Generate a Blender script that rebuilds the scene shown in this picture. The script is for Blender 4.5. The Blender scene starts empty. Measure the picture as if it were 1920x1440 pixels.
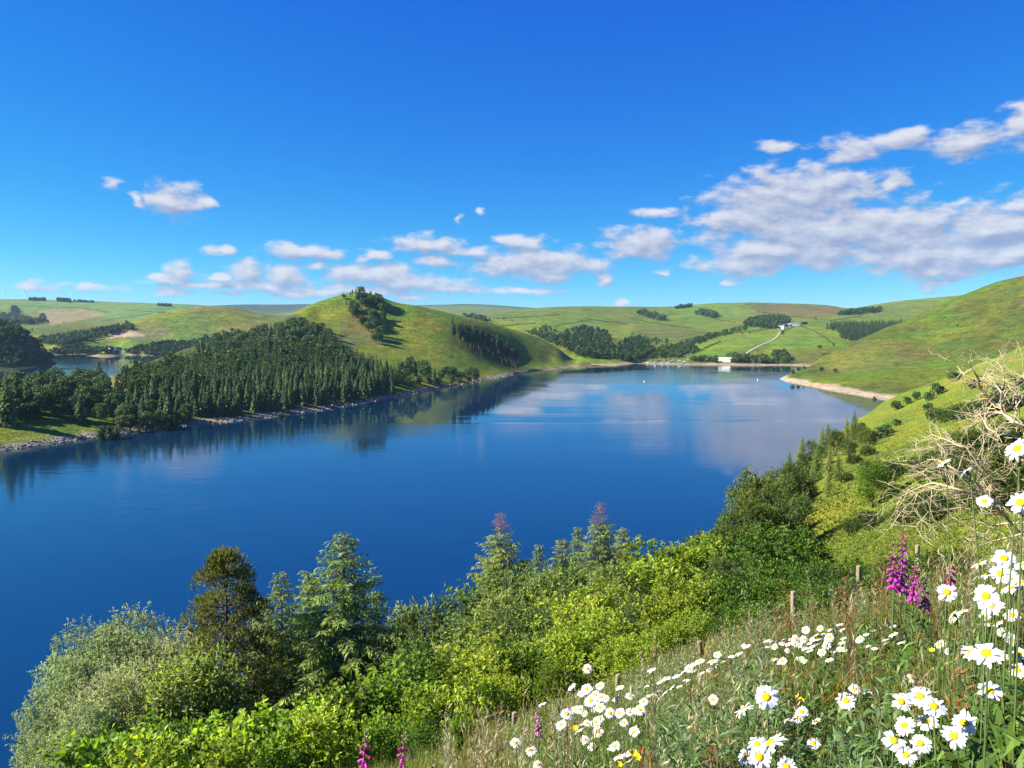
import bpy, bmesh, math, random
import numpy as np
from mathutils import Vector, Matrix

random.seed(7)
rng = np.random.default_rng(11)
scene = bpy.context.scene
COL = scene.collection
R = math.radians

import time
T0 = time.time()


def tick(s):
    pass


# ------------------------------------------------------------------ camera
F = 1442.0                    # focal length in photograph pixels (1920 wide)
HC = 55.0                     # eye height above the lake
PITCH = math.atan(108 / F)    # looking slightly down
cam_data = bpy.data.cameras.new("camera")
cam_data.sensor_fit = 'HORIZONTAL'
cam_data.sensor_width = 36.0
cam_data.lens = 36.0 * F / 1920.0
cam_data.clip_start = 0.05
cam_data.clip_end = 60000.0
cam = bpy.data.objects.new("camera", cam_data)
COL.objects.link(cam)
cam.location = (0, 0, HC)
cam.rotation_euler = (math.pi / 2 - PITCH, 0, 0)
scene.camera = cam


def pix(px, py):
    """bearing (from +Y towards +X) and slope of the sight line through a photograph pixel"""
    xc = (px - 960.0) / F
    yc = (720.0 - py) / F
    dx, dy, dz = xc, math.cos(PITCH) + yc * math.sin(PITCH), -math.sin(PITCH) + yc * math.cos(PITCH)
    return math.atan2(dx, dy), dz / math.hypot(dx, dy)


def bearing(px):
    return math.atan2((px - 960.0) / F, 1.0)


def to_pix(x, y, z):
    """numpy projection of world points into photograph pixels"""
    cp, sp = math.cos(PITCH), math.sin(PITCH)
    dz = z - HC
    fwd = y * cp - dz * sp
    up = y * sp + dz * cp
    fwd = np.maximum(fwd, 1e-3)
    return 960 + F * x / fwd, 720 - F * up / fwd


# ------------------------------------------------------------------ sky
SUN_AZ, SUN_EL = R(-92), R(33)
world = bpy.data.worlds.new("World")
scene.world = world
world.use_nodes = True
wt = world.node_tree
wt.nodes.clear()


class NT:
    """small helper to write node trees"""
    def __init__(self, tree):
        self.t = tree

    def n(self, kind, **kw):
        nd = self.t.nodes.new(kind)
        for k, v in kw.items():
            setattr(nd, k, v)
        return nd

    def put(self, sock, v):
        if v is None:
            return
        if isinstance(v, bpy.types.NodeSocket):
            self.t.links.new(v, sock)
        else:
            sock.default_value = v

    def math(self, op, a, b=None, c=None, clamp=False):
        nd = self.n('ShaderNodeMath', operation=op, use_clamp=clamp)
        for i, v in enumerate((a, b, c)):
            self.put(nd.inputs[i], v)
        return nd.outputs[0]

    def vmath(self, op, a, b=None, c=None):
        nd = self.n('ShaderNodeVectorMath', operation=op)
        for i, v in enumerate((a, b, c)):
            self.put(nd.inputs[i], v)
        return nd.outputs['Value'] if op in ('LENGTH', 'DOT_PRODUCT', 'DISTANCE') else nd.outputs[0]

    def noise(self, vec, scale, detail=4.0, rough=0.55, out='Fac', dist=0.0):
        nd = self.n('ShaderNodeTexNoise')
        self.put(nd.inputs['Vector'], vec)
        nd.inputs['Scale'].default_value = scale
        nd.inputs['Detail'].default_value = detail
        nd.inputs['Roughness'].default_value = rough
        nd.inputs['Distortion'].default_value = dist
        return nd.outputs[out]

    def mix(self, fac, a, b, blend='MIX'):
        nd = self.n('ShaderNodeMix', data_type='RGBA', blend_type=blend)
        self.put(nd.inputs[0], fac)
        self.put(nd.inputs[6], a)
        self.put(nd.inputs[7], b)
        return nd.outputs[2]

    def ramp(self, fac, stops, interp='LINEAR'):
        nd = self.n('ShaderNodeValToRGB')
        nd.color_ramp.interpolation = interp
        el = nd.color_ramp.elements
        while len(el) > 1:
            el.remove(el[0])
        el[0].position, el[0].color = stops[0][0], stops[0][1]
        for p, c in stops[1:]:
            e = el.new(p)
            e.color = c
        self.put(nd.inputs[0], fac)
        return nd.outputs[0]

    def mapr(self, v, a, b, c, d, smooth=True):
        nd = self.n('ShaderNodeMapRange', interpolation_type='SMOOTHSTEP' if smooth else 'LINEAR')
        self.put(nd.inputs[0], v)
        for i, s in enumerate((a, b, c, d)):
            nd.inputs[i + 1].default_value = s
        return nd.outputs[0]


# cloud banks: centre, half sizes in photograph pixels, strength
CLOUDS = [
    (325, 372, 46, 34, 1), (385, 379, 24, 13, .9), (210, 348, 30, 14, .45), (256, 376, 15, 15, .5),
    (640, 545, 280, 13, .62), (400, 534, 150, 11, .55), (980, 545, 120, 9, .45), (500, 540, 120, 14, .6), (760, 528, 150, 16, .8), (620, 470, 60, 10, .7), (880, 470, 60, 14, .6), (930, 498, 70, 18, .8), (575, 471, 90, 14, .8), (410, 468, 42, 11, .6), (340, 514, 34, 24, .75), (468, 505, 40, 22, 1), (530, 522, 55, 22, .9),
    (590, 494, 32, 11, .9), (705, 516, 125, 24, .9), (845, 540, 70, 11, .85), (705, 478, 34, 13, .8), (795, 460, 80, 22, .75),
    (822, 488, 65, 13, .6), (985, 456, 60, 18, .9), (1010, 492, 140, 30, .95), (1205, 455, 88, 34, .85), (1030, 516, 75, 15, .9),
    (1130, 526, 25, 11, .8), (1165, 567, 24, 11, .8), (1240, 512, 20, 8, .6), (410, 518, 30, 9, .6), (300, 522, 30, 8, .5),
    (1500, 366, 150, 50, 1.1), (1440, 470, 120, 26, 1), (1620, 440, 120, 40, 1.1), (1395, 408, 95, 36, .9), (1560, 425, 240, 42, 1), (1395, 496, 115, 20, 1), (1545, 468, 180, 34, 1),
    (1700, 432, 165, 42, 1), (1755, 475, 200, 36, 1), (1870, 432, 130, 46, 1), (1740, 505, 85, 22, 1), (1762, 533, 28, 12, .9),
    (1910, 475, 110, 34, 1), (1598, 279, 62, 23, .9), (1678, 258, 55, 20, .9), (1820, 264, 72, 30, .85), (1918, 222, 38, 32, .75),
    (1683, 347, 34, 17, .8), (1235, 400, 75, 12, .45), (1470, 272, 70, 14, .3), (1800, 382, 42, 13, .35), (1895, 390, 55, 14, .6),
    (85, 535, 60, 10, .5), (180, 541, 50, 9, .45), (325, 548, 60, 10, .5), (440, 551, 80, 10, .45), (560, 551, 75, 10, .5),
    (785, 561, 60, 11, .45), (862, 411, 18, 10, .35), (900, 396, 16, 10, .3), (1370, 528, 22, 7, .35), (640, 535, 60, 10, .6),
    (2150, 400, 220, 60, 1), (2120, 250, 140, 40, .9), (-160, 500, 110, 20, .8), (-330, 430, 120, 26, .8), (2420, 480, 260, 36, 1),
]


w = NT(wt)
sky = w.n('ShaderNodeTexSky', sky_type='NISHITA')
sky.sun_disc = False
sky.sun_elevation = SUN_EL
sky.sun_rotation = SUN_AZ
sky.altitude = 300.0
sky.air_density = 0.7
sky.dust_density = 0.0
sky.ozone_density = 6.0
# the camera's deep, saturated rendering of a clear sky: one tone curve for each channel, the same in every direction
sk = w.n('ShaderNodeSeparateColor')
wt.links.new(sky.outputs[0], sk.inputs[0])
skc = w.n('ShaderNodeCombineColor')
for i, (gain, p) in enumerate(((1.3, 2.3), (0.78, 1.15), (0.60, 0.37))):
    v = w.math('POWER', w.math('MULTIPLY', sk.outputs[i], 0.1), p)
    w.put(skc.inputs[i], w.math('MULTIPLY', v, gain * 10.0))
tc = w.n('ShaderNodeTexCoord')
sep = w.n('ShaderNodeSeparateXYZ')
wt.links.new(tc.outputs['Generated'], sep.inputs[0])
az = w.math('ARCTAN2', sep.outputs[0], sep.outputs[1])
hyp = w.math('SQRT', w.math('ADD', w.math('MULTIPLY', sep.outputs[0], sep.outputs[0]), w.math('MULTIPLY', sep.outputs[1], sep.outputs[1])))
slope = w.math('DIVIDE', sep.outputs[2], w.math('MAXIMUM', hyp, 0.02))
cmb = w.n('ShaderNodeCombineXYZ')
w.put(cmb.inputs[0], az)
w.put(cmb.inputs[1], slope)


def cloud_field(blobs, k):
    """node group: signed field, above nought inside a cloud bank"""
    g = bpy.data.node_groups.new("cloud_field", 'ShaderNodeTree')
    g.interface.new_socket("P", in_out='INPUT', socket_type='NodeSocketVector')
    g.interface.new_socket("field", in_out='OUTPUT', socket_type='NodeSocketFloat')
    t = NT(g)
    P = t.n('NodeGroupInput').outputs[0]
    Ps = t.vmath('MULTIPLY', P, (1.0, 2.0, 1.0))
    w1 = t.noise(Ps, 21.0 + k * 0.001, 1.5, 0.5, 'Color')
    w1 = t.vmath('SUBTRACT', w1, (0.5, 0.5, 0.5))
    Pw = t.vmath('MULTIPLY_ADD', w1, (0.050, 0.017, 0.0), P)
    d = None
    for cx, cy, rx, ry, wgt in blobs:
        a, q = pix(cx, cy)
        sx, sy = F / rx / 1.05, F / ry / 1.12
        v = t.vmath('LENGTH', t.vmath('MULTIPLY_ADD', Pw, (sx, sy, 0.0), (-a * sx, -q * sy, 0.0)))
        if wgt != 1:
            v = t.math('ADD', v, (1.0 - wgt) * 0.5)
        d = v if d is None else t.math('SMOOTH_MIN', d, v, 0.25)
    f1 = t.noise(Ps, 30.0 + k * 0.001, 7.0, 0.57)
    fld = t.math('MAXIMUM', t.math('SUBTRACT', 1.12, d), -2.0)
    t.put(t.n('NodeGroupOutput').inputs[0], t.math('ADD', fld, t.math('MULTIPLY_ADD', f1, 2.0, -1.0)))
    return g


def cloud_at(g, P):
    nd = w.n('ShaderNodeGroup', node_tree=g)
    w.put(nd.inputs[0], P)
    return nd.outputs[0]


def sky_background(col):
    bg = w.n('ShaderNodeBackground')
    bg.inputs['Strength'].default_value = 0.0685
    w.put(bg.inputs['Color'], col)
    return bg.outputs[0]


surf = sky_background(skc.outputs[0])
EDGES = [-560, 100, 290, 440, 620, 770, 930, 1100, 1290, 1420, 1540, 1650, 1770, 1930, 2800]
for k in range(len(EDGES) - 1):
    e0, e1 = EDGES[k], EDGES[k + 1]
    blobs = [c for c in CLOUDS if c[0] + c[2] * 1.9 + 60 > e0 and c[0] - c[2] * 1.9 - 60 < e1]
    if not blobs:
        continue
    inside = w.math('MULTIPLY', w.math('GREATER_THAN', az, bearing(e0)), w.math('LESS_THAN', az, bearing(e1)))
    top = pix(960, min(c[1] - c[3] * 2 - 45 for c in blobs))[1]
    inside = w.math('MULTIPLY', inside, w.math('MULTIPLY', w.math('GREATER_THAN', slope, 0.0), w.math('LESS_THAN', slope, top)))
    g = cloud_field(blobs, k)
    f0 = cloud_at(g, cmb.outputs[0])
    fs = cloud_at(g, w.vmath('ADD', cmb.outputs[0], (-0.006, 0.010, 0.0)))
    alpha = w.mapr(f0, 0.02, 0.68, 0.0, 0.95)
    lit = w.mapr(w.math('SUBTRACT', f0, fs), -0.7, 0.95, 0.0, 1.0)
    ccol = w.mix(lit, (1.65, 2.0, 3.05, 1), (4.3, 4.35, 4.65, 1))  # sunlit and shaded sides of the clouds painted in as two colours
    ms = w.n('ShaderNodeMixShader')
    w.put(ms.inputs[0], inside)
    w.put(ms.inputs[1], surf)
    w.put(ms.inputs[2], sky_background(w.mix(alpha, skc.outputs[0], ccol)))
    surf = ms.outputs[0]
world.cycles.sampling_method = 'NONE'
wo = w.n('ShaderNodeOutputWorld')
wt.links.new(surf, wo.inputs['Surface'])

tick('sky')
# ------------------------------------------------------------------ sun
to_sun = Vector((math.sin(SUN_AZ) * math.cos(SUN_EL), math.cos(SUN_AZ) * math.cos(SUN_EL), math.sin(SUN_EL)))
sun_data = bpy.data.lights.new("sun", 'SUN')
sun_data.energy = 5.0
sun_data.angle = R(0.5)
sun_data.color = (1.0, 0.93, 0.80)
sun = bpy.data.objects.new("sun", sun_data)
COL.objects.link(sun)
sun.rotation_euler = to_sun.to_track_quat('Z', 'Y').to_euler()

# ------------------------------------------------------------------ picture settings
scene.view_settings.view_transform = 'Standard'
scene.view_settings.look = 'None'
scene.view_settings.exposure = 1.45
scene.view_settings.gamma = 1.0
scene.render.engine = 'CYCLES'
cy = scene.cycles
cy.use_denoising = True
try:
    cy.denoiser = 'OPENIMAGEDENOISE'
    cy.denoising_input_passes = 'RGB_ALBEDO_NORMAL'
except Exception:
    pass
cy.max_bounces = 6
cy.diffuse_bounces = 2
cy.glossy_bounces = 3
cy.transmission_bounces = 3
cy.transparent_max_bounces = 4
cy.volume_bounces = 0
cy.caustics_reflective = False
cy.caustics_refractive = False
cy.sample_clamp_indirect = 4.0

# ------------------------------------------------------------------ mesh helpers


def lin(r, g, b):
    return tuple(((c / 255 + 0.055) / 1.055) ** 2.4 if c > 10 else c / 255 / 12.92 for c in (r, g, b))


def mesh_np(name, verts, quads=None, tris=None, mats=(), mat_idx=None, colors=None, smooth=False):
    """a mesh from numpy arrays; colors is one rgb for each vertex"""
    me = bpy.data.meshes.new(name)
    verts = np.asarray(verts, dtype=np.float32)
    nq = 0 if quads is None else len(quads)
    nt = 0 if tris is None else len(tris)
    me.vertices.add(len(verts))
    me.vertices.foreach_set('co', verts.ravel())
    loops = []
    if nq:
        loops.append(np.asarray(quads, dtype=np.int32).ravel())
    if nt:
        loops.append(np.asarray(tris, dtype=np.int32).ravel())
    loops = np.concatenate(loops)
    me.loops.add(len(loops))
    me.loops.foreach_set('vertex_index', loops)
    me.polygons.add(nq + nt)
    starts = np.concatenate([np.arange(nq) * 4, nq * 4 + np.arange(nt) * 3]).astype(np.int32)
    me.polygons.foreach_set('loop_start', starts)
    if mat_idx is not None:
        me.polygons.foreach_set('material_index', np.asarray(mat_idx, dtype=np.int32))
    me.polygons.foreach_set('use_smooth', np.full(nq + nt, smooth))
    for m in mats:
        me.materials.append(m)
    if colors is not None:
        at = me.color_attributes.new('Col', 'FLOAT_COLOR', 'POINT')
        c4 = np.ones((len(verts), 4), dtype=np.float32)
        c4[:, :3] = colors
        at.data.foreach_set('color', c4.ravel())
    me.update(calc_edges=True)
    return me


class MB:
    """collects numpy pieces into one mesh"""
    def __init__(self):
        self.v, self.q, self.t, self.qm, self.tm, self.c = [], [], [], [], [], []
        self.nv = 0

    def add(self, v, q=None, t=None, c=(1, 1, 1), m=0):
        v = np.asarray(v, dtype=np.float32).reshape(-1, 3)
        if q is not None and len(q):
            self.q.append(np.asarray(q, dtype=np.int32).reshape(-1, 4) + self.nv)
            self.qm.append(np.full(len(self.q[-1]), m))
        if t is not None and len(t):
            self.t.append(np.asarray(t, dtype=np.int32).reshape(-1, 3) + self.nv)
            self.tm.append(np.full(len(self.t[-1]), m))
        self.v.append(v)
        cc = np.empty((len(v), 3), dtype=np.float32)
        cc[:] = c
        self.c.append(cc)
        self.nv += len(v)

    def merge(self, o, M=None, tint=None):
        """append another builder, moved by a 4x4 numpy matrix"""
        V, C = np.concatenate(o.v), np.concatenate(o.c)
        if M is not None:
            V = V @ M[:3, :3].T + M[:3, 3]
        if tint is not None:
            C = C * tint
        if o.q:
            self.q.append(np.concatenate(o.q) + self.nv)
            self.qm.append(np.concatenate(o.qm))
        if o.t:
            self.t.append(np.concatenate(o.t) + self.nv)
            self.tm.append(np.concatenate(o.tm))
        self.v.append(V.astype(np.float32))
        self.c.append(C)
        self.nv += len(V)

    def mesh(self, name, mats, smooth=False):
        q = np.concatenate(self.q) if self.q else None
        t = np.concatenate(self.t) if self.t else None
        mi = np.concatenate(self.qm + self.tm)
        return mesh_np(name, np.concatenate(self.v), q, t, mats, mi, np.concatenate(self.c), smooth)

    # -- pieces
    def tube(self, pts, radii, sides=6, c=(1, 1, 1), m=0, cap=True):
        pts = [np.asarray(p, float) for p in pts]
        rings = []
        n = len(pts)
        up = np.array([0.31, 0.17, 0.93])
        for i in range(n):
            d = pts[min(i + 1, n - 1)] - pts[max(i - 1, 0)]
            d = d / (np.linalg.norm(d) + 1e-9)
            a = np.cross(d, up)
            if np.linalg.norm(a) < 1e-3:
                a = np.cross(d, [1, 0, 0])
            a /= np.linalg.norm(a)
            b = np.cross(d, a)
            ang = np.arange(sides) * 2 * math.pi / sides
            rings.append(pts[i] + radii[i] * (np.cos(ang)[:, None] * a + np.sin(ang)[:, None] * b))
        v = np.concatenate(rings)
        q = []
        for i in range(n - 1):
            for k in range(sides):
                k2 = (k + 1) % sides
                q.append((i * sides + k, (i + 1) * sides + k, (i + 1) * sides + k2, i * sides + k2))
        t = []
        if cap:
            v = np.concatenate([v, [pts[-1]]])
            e = len(v) - 1
            o = (n - 1) * sides
            t = [(o + k, e, o + (k + 1) % sides) for k in range(sides)]
        self.add(v, q, t, c, m)

    def box(self, lo, hi, c=(1, 1, 1), m=0):
        x0, y0, z0 = lo
        x1, y1, z1 = hi
        v = [(x0, y0, z0), (x1, y0, z0), (x1, y1, z0), (x0, y1, z0), (x0, y0, z1), (x1, y0, z1), (x1, y1, z1), (x0, y1, z1)]
        q = [(0, 3, 2, 1), (4, 5, 6, 7), (0, 1, 5, 4), (1, 2, 6, 5), (2, 3, 7, 6), (3, 0, 4, 7)]
        self.add(v, q, None, c, m)

    def leaves(self, P, D, U, L, W, c, m=0, bend=0.15):
        """one four-cornered leaf for each row: base P, direction D, side U, length L, width W"""
        P, D, U = (np.asarray(a, float) for a in (P, D, U))
        n = len(P)
        L = np.broadcast_to(np.asarray(L, float), (n,))[:, None]
        W = np.broadcast_to(np.asarray(W, float), (n,))[:, None]
        D = D / (np.linalg.norm(D, axis=1, keepdims=True) + 1e-9)
        S = np.cross(D, U)
        S /= (np.linalg.norm(S, axis=1, keepdims=True) + 1e-9)
        N = np.cross(S, D)
        v = np.empty((n, 4, 3))
        mid = P + D * L * 0.48 + N * L * bend
        v[:, 0] = P
        v[:, 1] = mid + S * W * 0.5
        v[:, 2] = P + D * L
        v[:, 3] = mid - S * W * 0.5
        q = np.arange(n * 4).reshape(n, 4)
        cc = np.repeat(np.broadcast_to(np.asarray(c, float), (n, 3)), 4, axis=0)
        self.add(v.reshape(-1, 3), q, None, cc, m)


def unit(v):
    return v / (np.linalg.norm(v, axis=-1, keepdims=True) + 1e-9)


def rand_dirs(n):
    return unit(rng.normal(size=(n, 3)))


# value noise on the ground plan
_perm = np.random.default_rng(5).random((256, 256))


def vnoise(x, y):
    x, y = np.asarray(x, float), np.asarray(y, float)
    xi, yi = np.floor(x).astype(int), np.floor(y).astype(int)
    fx, fy = x - xi, y - yi
    fx, fy = fx * fx * (3 - 2 * fx), fy * fy * (3 - 2 * fy)
    g = lambda a, b: _perm[a & 255, b & 255]
    return (g(xi, yi) * (1 - fx) + g(xi + 1, yi) * fx) * (1 - fy) + (g(xi, yi + 1) * (1 - fx) + g(xi + 1, yi + 1) * fx) * fy


def fbm(x, y, oct=4):
    s, a, tot = 0, 1.0, 0
    for k in range(oct):
        s = s + a * vnoise(x * 2 ** k + 17.3 * k, y * 2 ** k + 9.1 * k)
        tot += a
        a *= 0.5
    return s / tot - 0.5


# ------------------------------------------------------------------ object helpers


def obj(name, data, parent=None, loc=None, rotz=None, scale=None):
    o = bpy.data.objects.new(name, data)
    COL.objects.link(o)
    if parent is not None:
        o.parent = parent
    if loc is not None:
        o.location = loc
    if rotz is not None:
        o.rotation_euler = (0, 0, rotz)
    if scale is not None:
        o.scale = (scale,) * 3 if np.isscalar(scale) else scale
    return o


def tag(o, label=None, cat=None, group=None, kind=None):
    if label:
        o['label'] = label
    if cat:
        o['category'] = cat
    if group:
        o['group'] = group
    if kind:
        o['kind'] = kind
    return o


ORD = "first second third fourth fifth sixth seventh eighth ninth tenth eleventh twelfth thirteenth fourteenth fifteenth sixteenth seventeenth eighteenth nineteenth twentieth".split()
TENS = {2: "twenty", 3: "thirty", 4: "forty", 5: "fifty", 6: "sixty", 7: "seventy", 8: "eighty", 9: "ninety"}


def ordinal(k):
    """1 -> first ..."""
    if k <= 20:
        return ORD[k - 1]
    t, u = divmod(k, 10)
    return (TENS[t][:-1] + "ieth") if u == 0 else TENS[t] + "-" + ORD[u - 1]


def number_from_left(items, text, cat, group):
    """items: (photo x, object). Gives each its own label by its place from the left"""
    items = sorted(items, key=lambda a: a[0])
    for k, (_, o) in enumerate(items):
        place = "leftmost" if k == 0 else "rightmost" if k == len(items) - 1 else ordinal(k + 1) + " from the left"
        tag(o, f"{text}, {place}", cat, group)


# ------------------------------------------------------------------ shared materials


def new_mat(name):
    m = bpy.data.materials.new(name)
    m.use_nodes = True
    m.node_tree.nodes.clear()
    t = NT(m.node_tree)
    out = t.n('ShaderNodeOutputMaterial')
    return m, t, out


def mat_plain(name, col, rough=0.7, var=0.12, scale=8.0, spec=0.3, bump=0.0):
    m, t, out = new_mat(name)
    tcn = t.n('ShaderNodeTexCoord')
    f = t.noise(tcn.outputs['Object'], scale, 5.0, 0.6)
    c = t.mix(f, tuple(x * (1 - var * 2) for x in col) + (1,), tuple(min(1, x * (1 + var * 2)) for x in col) + (1,))
    b = t.n('ShaderNodeBsdfPrincipled')
    t.put(b.inputs['Base Color'], c)
    b.inputs['Roughness'].default_value = rough
    b.inputs['Specular IOR Level'].default_value = spec
    if bump:
        bp = t.n('ShaderNodeBump')
        bp.inputs['Strength'].default_value = bump
        t.put(bp.inputs['Height'], f)
        t.put(b.inputs['Normal'], bp.outputs[0])
    t.put(out.inputs['Surface'], b.outputs[0])
    return m


def mat_foliage(name, transl=0.3, rough=0.55, spec=0.25, tr_tint=(1.25, 1.2, 0.6), vary=0.5, nscale=1.5):
    """leaf colour from the mesh, a little different on each plant and each clump, part of the light passing through"""
    m, t, out = new_mat(name)
    at = t.n('ShaderNodeAttribute', attribute_name='Col')
    oi = t.n('ShaderNodeObjectInfo')
    geo = t.n('ShaderNodeNewGeometry')
    nf = t.noise(geo.outputs['Position'], nscale, 3.0, 0.6)
    k = t.math('ADD', t.math('MULTIPLY_ADD', oi.outputs['Random'], vary, 1 - vary * 0.5), t.math('MULTIPLY_ADD', nf, 0.7, -0.35))
    c = t.vmath('MULTIPLY', at.outputs['Color'], None)
    cm = t.n('ShaderNodeCombineXYZ')
    t.put(cm.inputs[0], t.math('MULTIPLY', k, t.math('MULTIPLY_ADD', oi.outputs['Random'], 0.2, 0.88)))
    t.put(cm.inputs[1], k)
    t.put(cm.inputs[2], k)
    c = t.vmath('MULTIPLY', at.outputs['Color'], cm.outputs[0])
    b = t.n('ShaderNodeBsdfPrincipled')
    t.put(b.inputs['Base Color'], c)
    b.inputs['Roughness'].default_value = rough
    b.inputs['Specular IOR Level'].default_value = spec
    if transl > 0:
        tr = t.n('ShaderNodeBsdfTranslucent')
        t.put(tr.inputs['Color'], t.vmath('MULTIPLY', c, tr_tint))
        ms = t.n('ShaderNodeMixShader')
        ms.inputs[0].default_value = transl
        t.put(ms.inputs[1], b.outputs[0])
        t.put(ms.inputs[2], tr.outputs[0])
        t.put(out.inputs['Surface'], ms.outputs[0])
    else:
        t.put(out.inputs['Surface'], b.outputs[0])
    return m


M_LEAF = mat_foliage("leaf_foliage", 0.48, tr_tint=(1.45, 1.5, 0.45), vary=0.6)
M_MIDLEAF = mat_foliage("tree_foliage", 0.25, tr_tint=(1.2, 1.3, 0.5))
M_SILVER = mat_foliage("silver_foliage", 0.42, tr_tint=(1.2, 1.25, 0.7), vary=0.25)
M_NEEDLE = mat_foliage("needle_foliage", 0.25, 0.6, 0.15, tr_tint=(1.4, 1.35, 0.6), vary=0.75)
M_NNEEDLE = mat_foliage("near_needles", 0.32, 0.6, 0.15, tr_tint=(1.3, 1.4, 0.6), vary=0.15)
M_FARLEAF = mat_foliage("distant_foliage", 0.2, 0.7, 0.1, vary=0.6, nscale=0.15)
M_BARK = mat_plain("bark", (0.10, 0.078, 0.058), 0.9, 0.3, 6.0, 0.1, 0.4)
M_GRASS = mat_foliage("grass_blade", 0.3, 0.5, 0.3, vary=0.0, nscale=3.0)
# ================================================================== terrain


class Land:
    """a landform: a smooth surface through surveyed points, in bearing and range around the viewpoint"""
    VS = 0.35

    def __init__(self, pts, dom, n, amp=0.0, lam=1e-5, amp_scale=60.0, vs=None):
        if vs:
            self.VS = vs
        U = []
        full = []
        for i, p in enumerate(pts):            # fill in shorelines and skylines between neighbouring points
            full.append(p)
            if i + 1 < len(pts) and p[0] in 'SC' and pts[i + 1][0] == p[0]:
                nx = pts[i + 1]
                gap = abs(nx[1] - p[1])
                if 30 < gap <= 260:
                    m = int(math.ceil(gap / 26))
                    for j in range(1, m):
                        f = j / m
                        full.append((p[0],) + tuple(p[c] * (1 - f) + nx[c] * f for c in range(1, min(len(p), len(nx)))))
        for p in full:
            k = p[0]
            if k == 'S':                       # on the waterline, seen at a pixel
                a, q = pix(p[1], p[2])
                r = -HC / q
                U.append((a, r, q))
                U.append((a, r * 0.93, (-5.0 - HC) / (r * 0.93)))
                U.append((a, r * 1.05, (4.0 - HC) / (r * 1.05)))
            elif k == 'T':                     # on the waterline with the land on the near side
                a, q = pix(p[1], p[2])
                r = -HC / q
                U.append((a, r, q))
                U.append((a, r * 1.09, (-6.0 - HC) / (r * 1.09)))
                U.append((a, r * 0.93, (5.0 - HC) / (r * 0.93)))
            elif k == 'P':                     # a pixel at a given depth
                a, q = pix(p[1], p[2])
                U.append((a, p[3] / math.cos(a), q))
            elif k == 'C':                     # a skyline pixel at a given depth, the land falls behind it
                a, q = pix(p[1], p[2])
                r = p[3] / math.cos(a)
                U.append((a, r, q))
                fall = p[4] if len(p) > 4 else 0.016
                U.append((a, r * 1.14, q - fall))
            elif k == 'Z':                     # pixel column, depth, height above the lake
                r = p[2] / math.cos(bearing(p[1]))
                U.append((bearing(p[1]), r, (p[3] - HC) / r))
            elif k == 'A':                     # bearing in degrees, range, height
                U.append((R(p[1]), p[2], (p[3] - HC) / p[2]))
        U = np.array(U)
        self.X = np.stack([U[:, 0], np.log(U[:, 1]) * self.VS], 1)
        m = len(U)
        K = self.kern(self.X, self.X) + lam * np.eye(m)
        Pm = np.concatenate([np.ones((m, 1)), self.X], 1)
        A = np.zeros((m + 3, m + 3))
        A[:m, :m], A[:m, m:], A[m:, :m] = K, Pm, Pm.T
        sol = np.linalg.lstsq(A, np.concatenate([U[:, 2], np.zeros(3)]), rcond=None)[0]
        self.w, self.a = sol[:m], sol[m:]
        self.amp, self.asc = amp, amp_scale
        self.survey(dom, n)

    @staticmethod
    def kern(a, b):
        d2 = ((a[:, None, :] - b[None, :, :]) ** 2).sum(-1)
        return 0.5 * d2 * np.log(d2 + 1e-12)

    def survey(self, dom, n):
        """the smooth surface sampled once on a coarse grid of bearings and ranges"""
        self.t0, self.t1, self.l0, self.l1 = R(dom[0]), R(dom[1]), math.log(dom[2]), math.log(dom[3])
        self.n = n
        th, lr = np.linspace(self.t0, self.t1, n[0]), np.linspace(self.l0, self.l1, n[1])
        T, L = np.meshgrid(th, lr)
        X = np.stack([T.ravel(), L.ravel() * self.VS], 1)
        q = np.empty(len(X))
        for i in range(0, len(X), 4000):
            x = X[i:i + 4000]
            q[i:i + 4000] = self.kern(x, self.X) @ self.w + self.a[0] + x @ self.a[1:]
        self.Q = q.reshape(n[1], n[0])

    def polar(self, th, r):
        th, r = np.broadcast_arrays(np.asarray(th, float), np.asarray(r, float))
        sh = th.shape
        th, rr = th.ravel(), r.ravel()
        nt, nr = self.n
        u = np.clip((th - self.t0) / (self.t1 - self.t0) * (nt - 1), 0, nt - 1.001)
        v = np.clip((np.log(rr) - self.l0) / (self.l1 - self.l0) * (nr - 1), 0, nr - 1.001)
        iu, iv = u.astype(int), v.astype(int)
        fu, fv = u - iu, v - iv

        def wts(f):
            return (-0.5 * f + f * f - 0.5 * f ** 3, 1 - 2.5 * f * f + 1.5 * f ** 3, 0.5 * f + 2 * f * f - 1.5 * f ** 3, -0.5 * f * f + 0.5 * f ** 3)
        wu, wv = wts(fu), wts(fv)
        q = 0
        for j in range(4):
            jj = np.clip(iv + j - 1, 0, nr - 1)
            row = 0
            for i in range(4):
                row = row + wu[i] * self.Q[jj, np.clip(iu + i - 1, 0, nt - 1)]
            q = q + wv[j] * row
        z = HC + rr * q
        if self.amp:
            x, y = rr * np.sin(th), rr * np.cos(th)
            z = z + self.amp * fbm(x / self.asc, y / self.asc, 5) * np.clip(np.abs(z) / 12, 0, 1) * np.clip(rr / 60, 0.0, 1)
        return z.reshape(sh)

    def at(self, x, y):
        x, y = np.asarray(x, float), np.asarray(y, float)
        return self.polar(np.arctan2(x, y), np.hypot(x, y))

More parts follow.
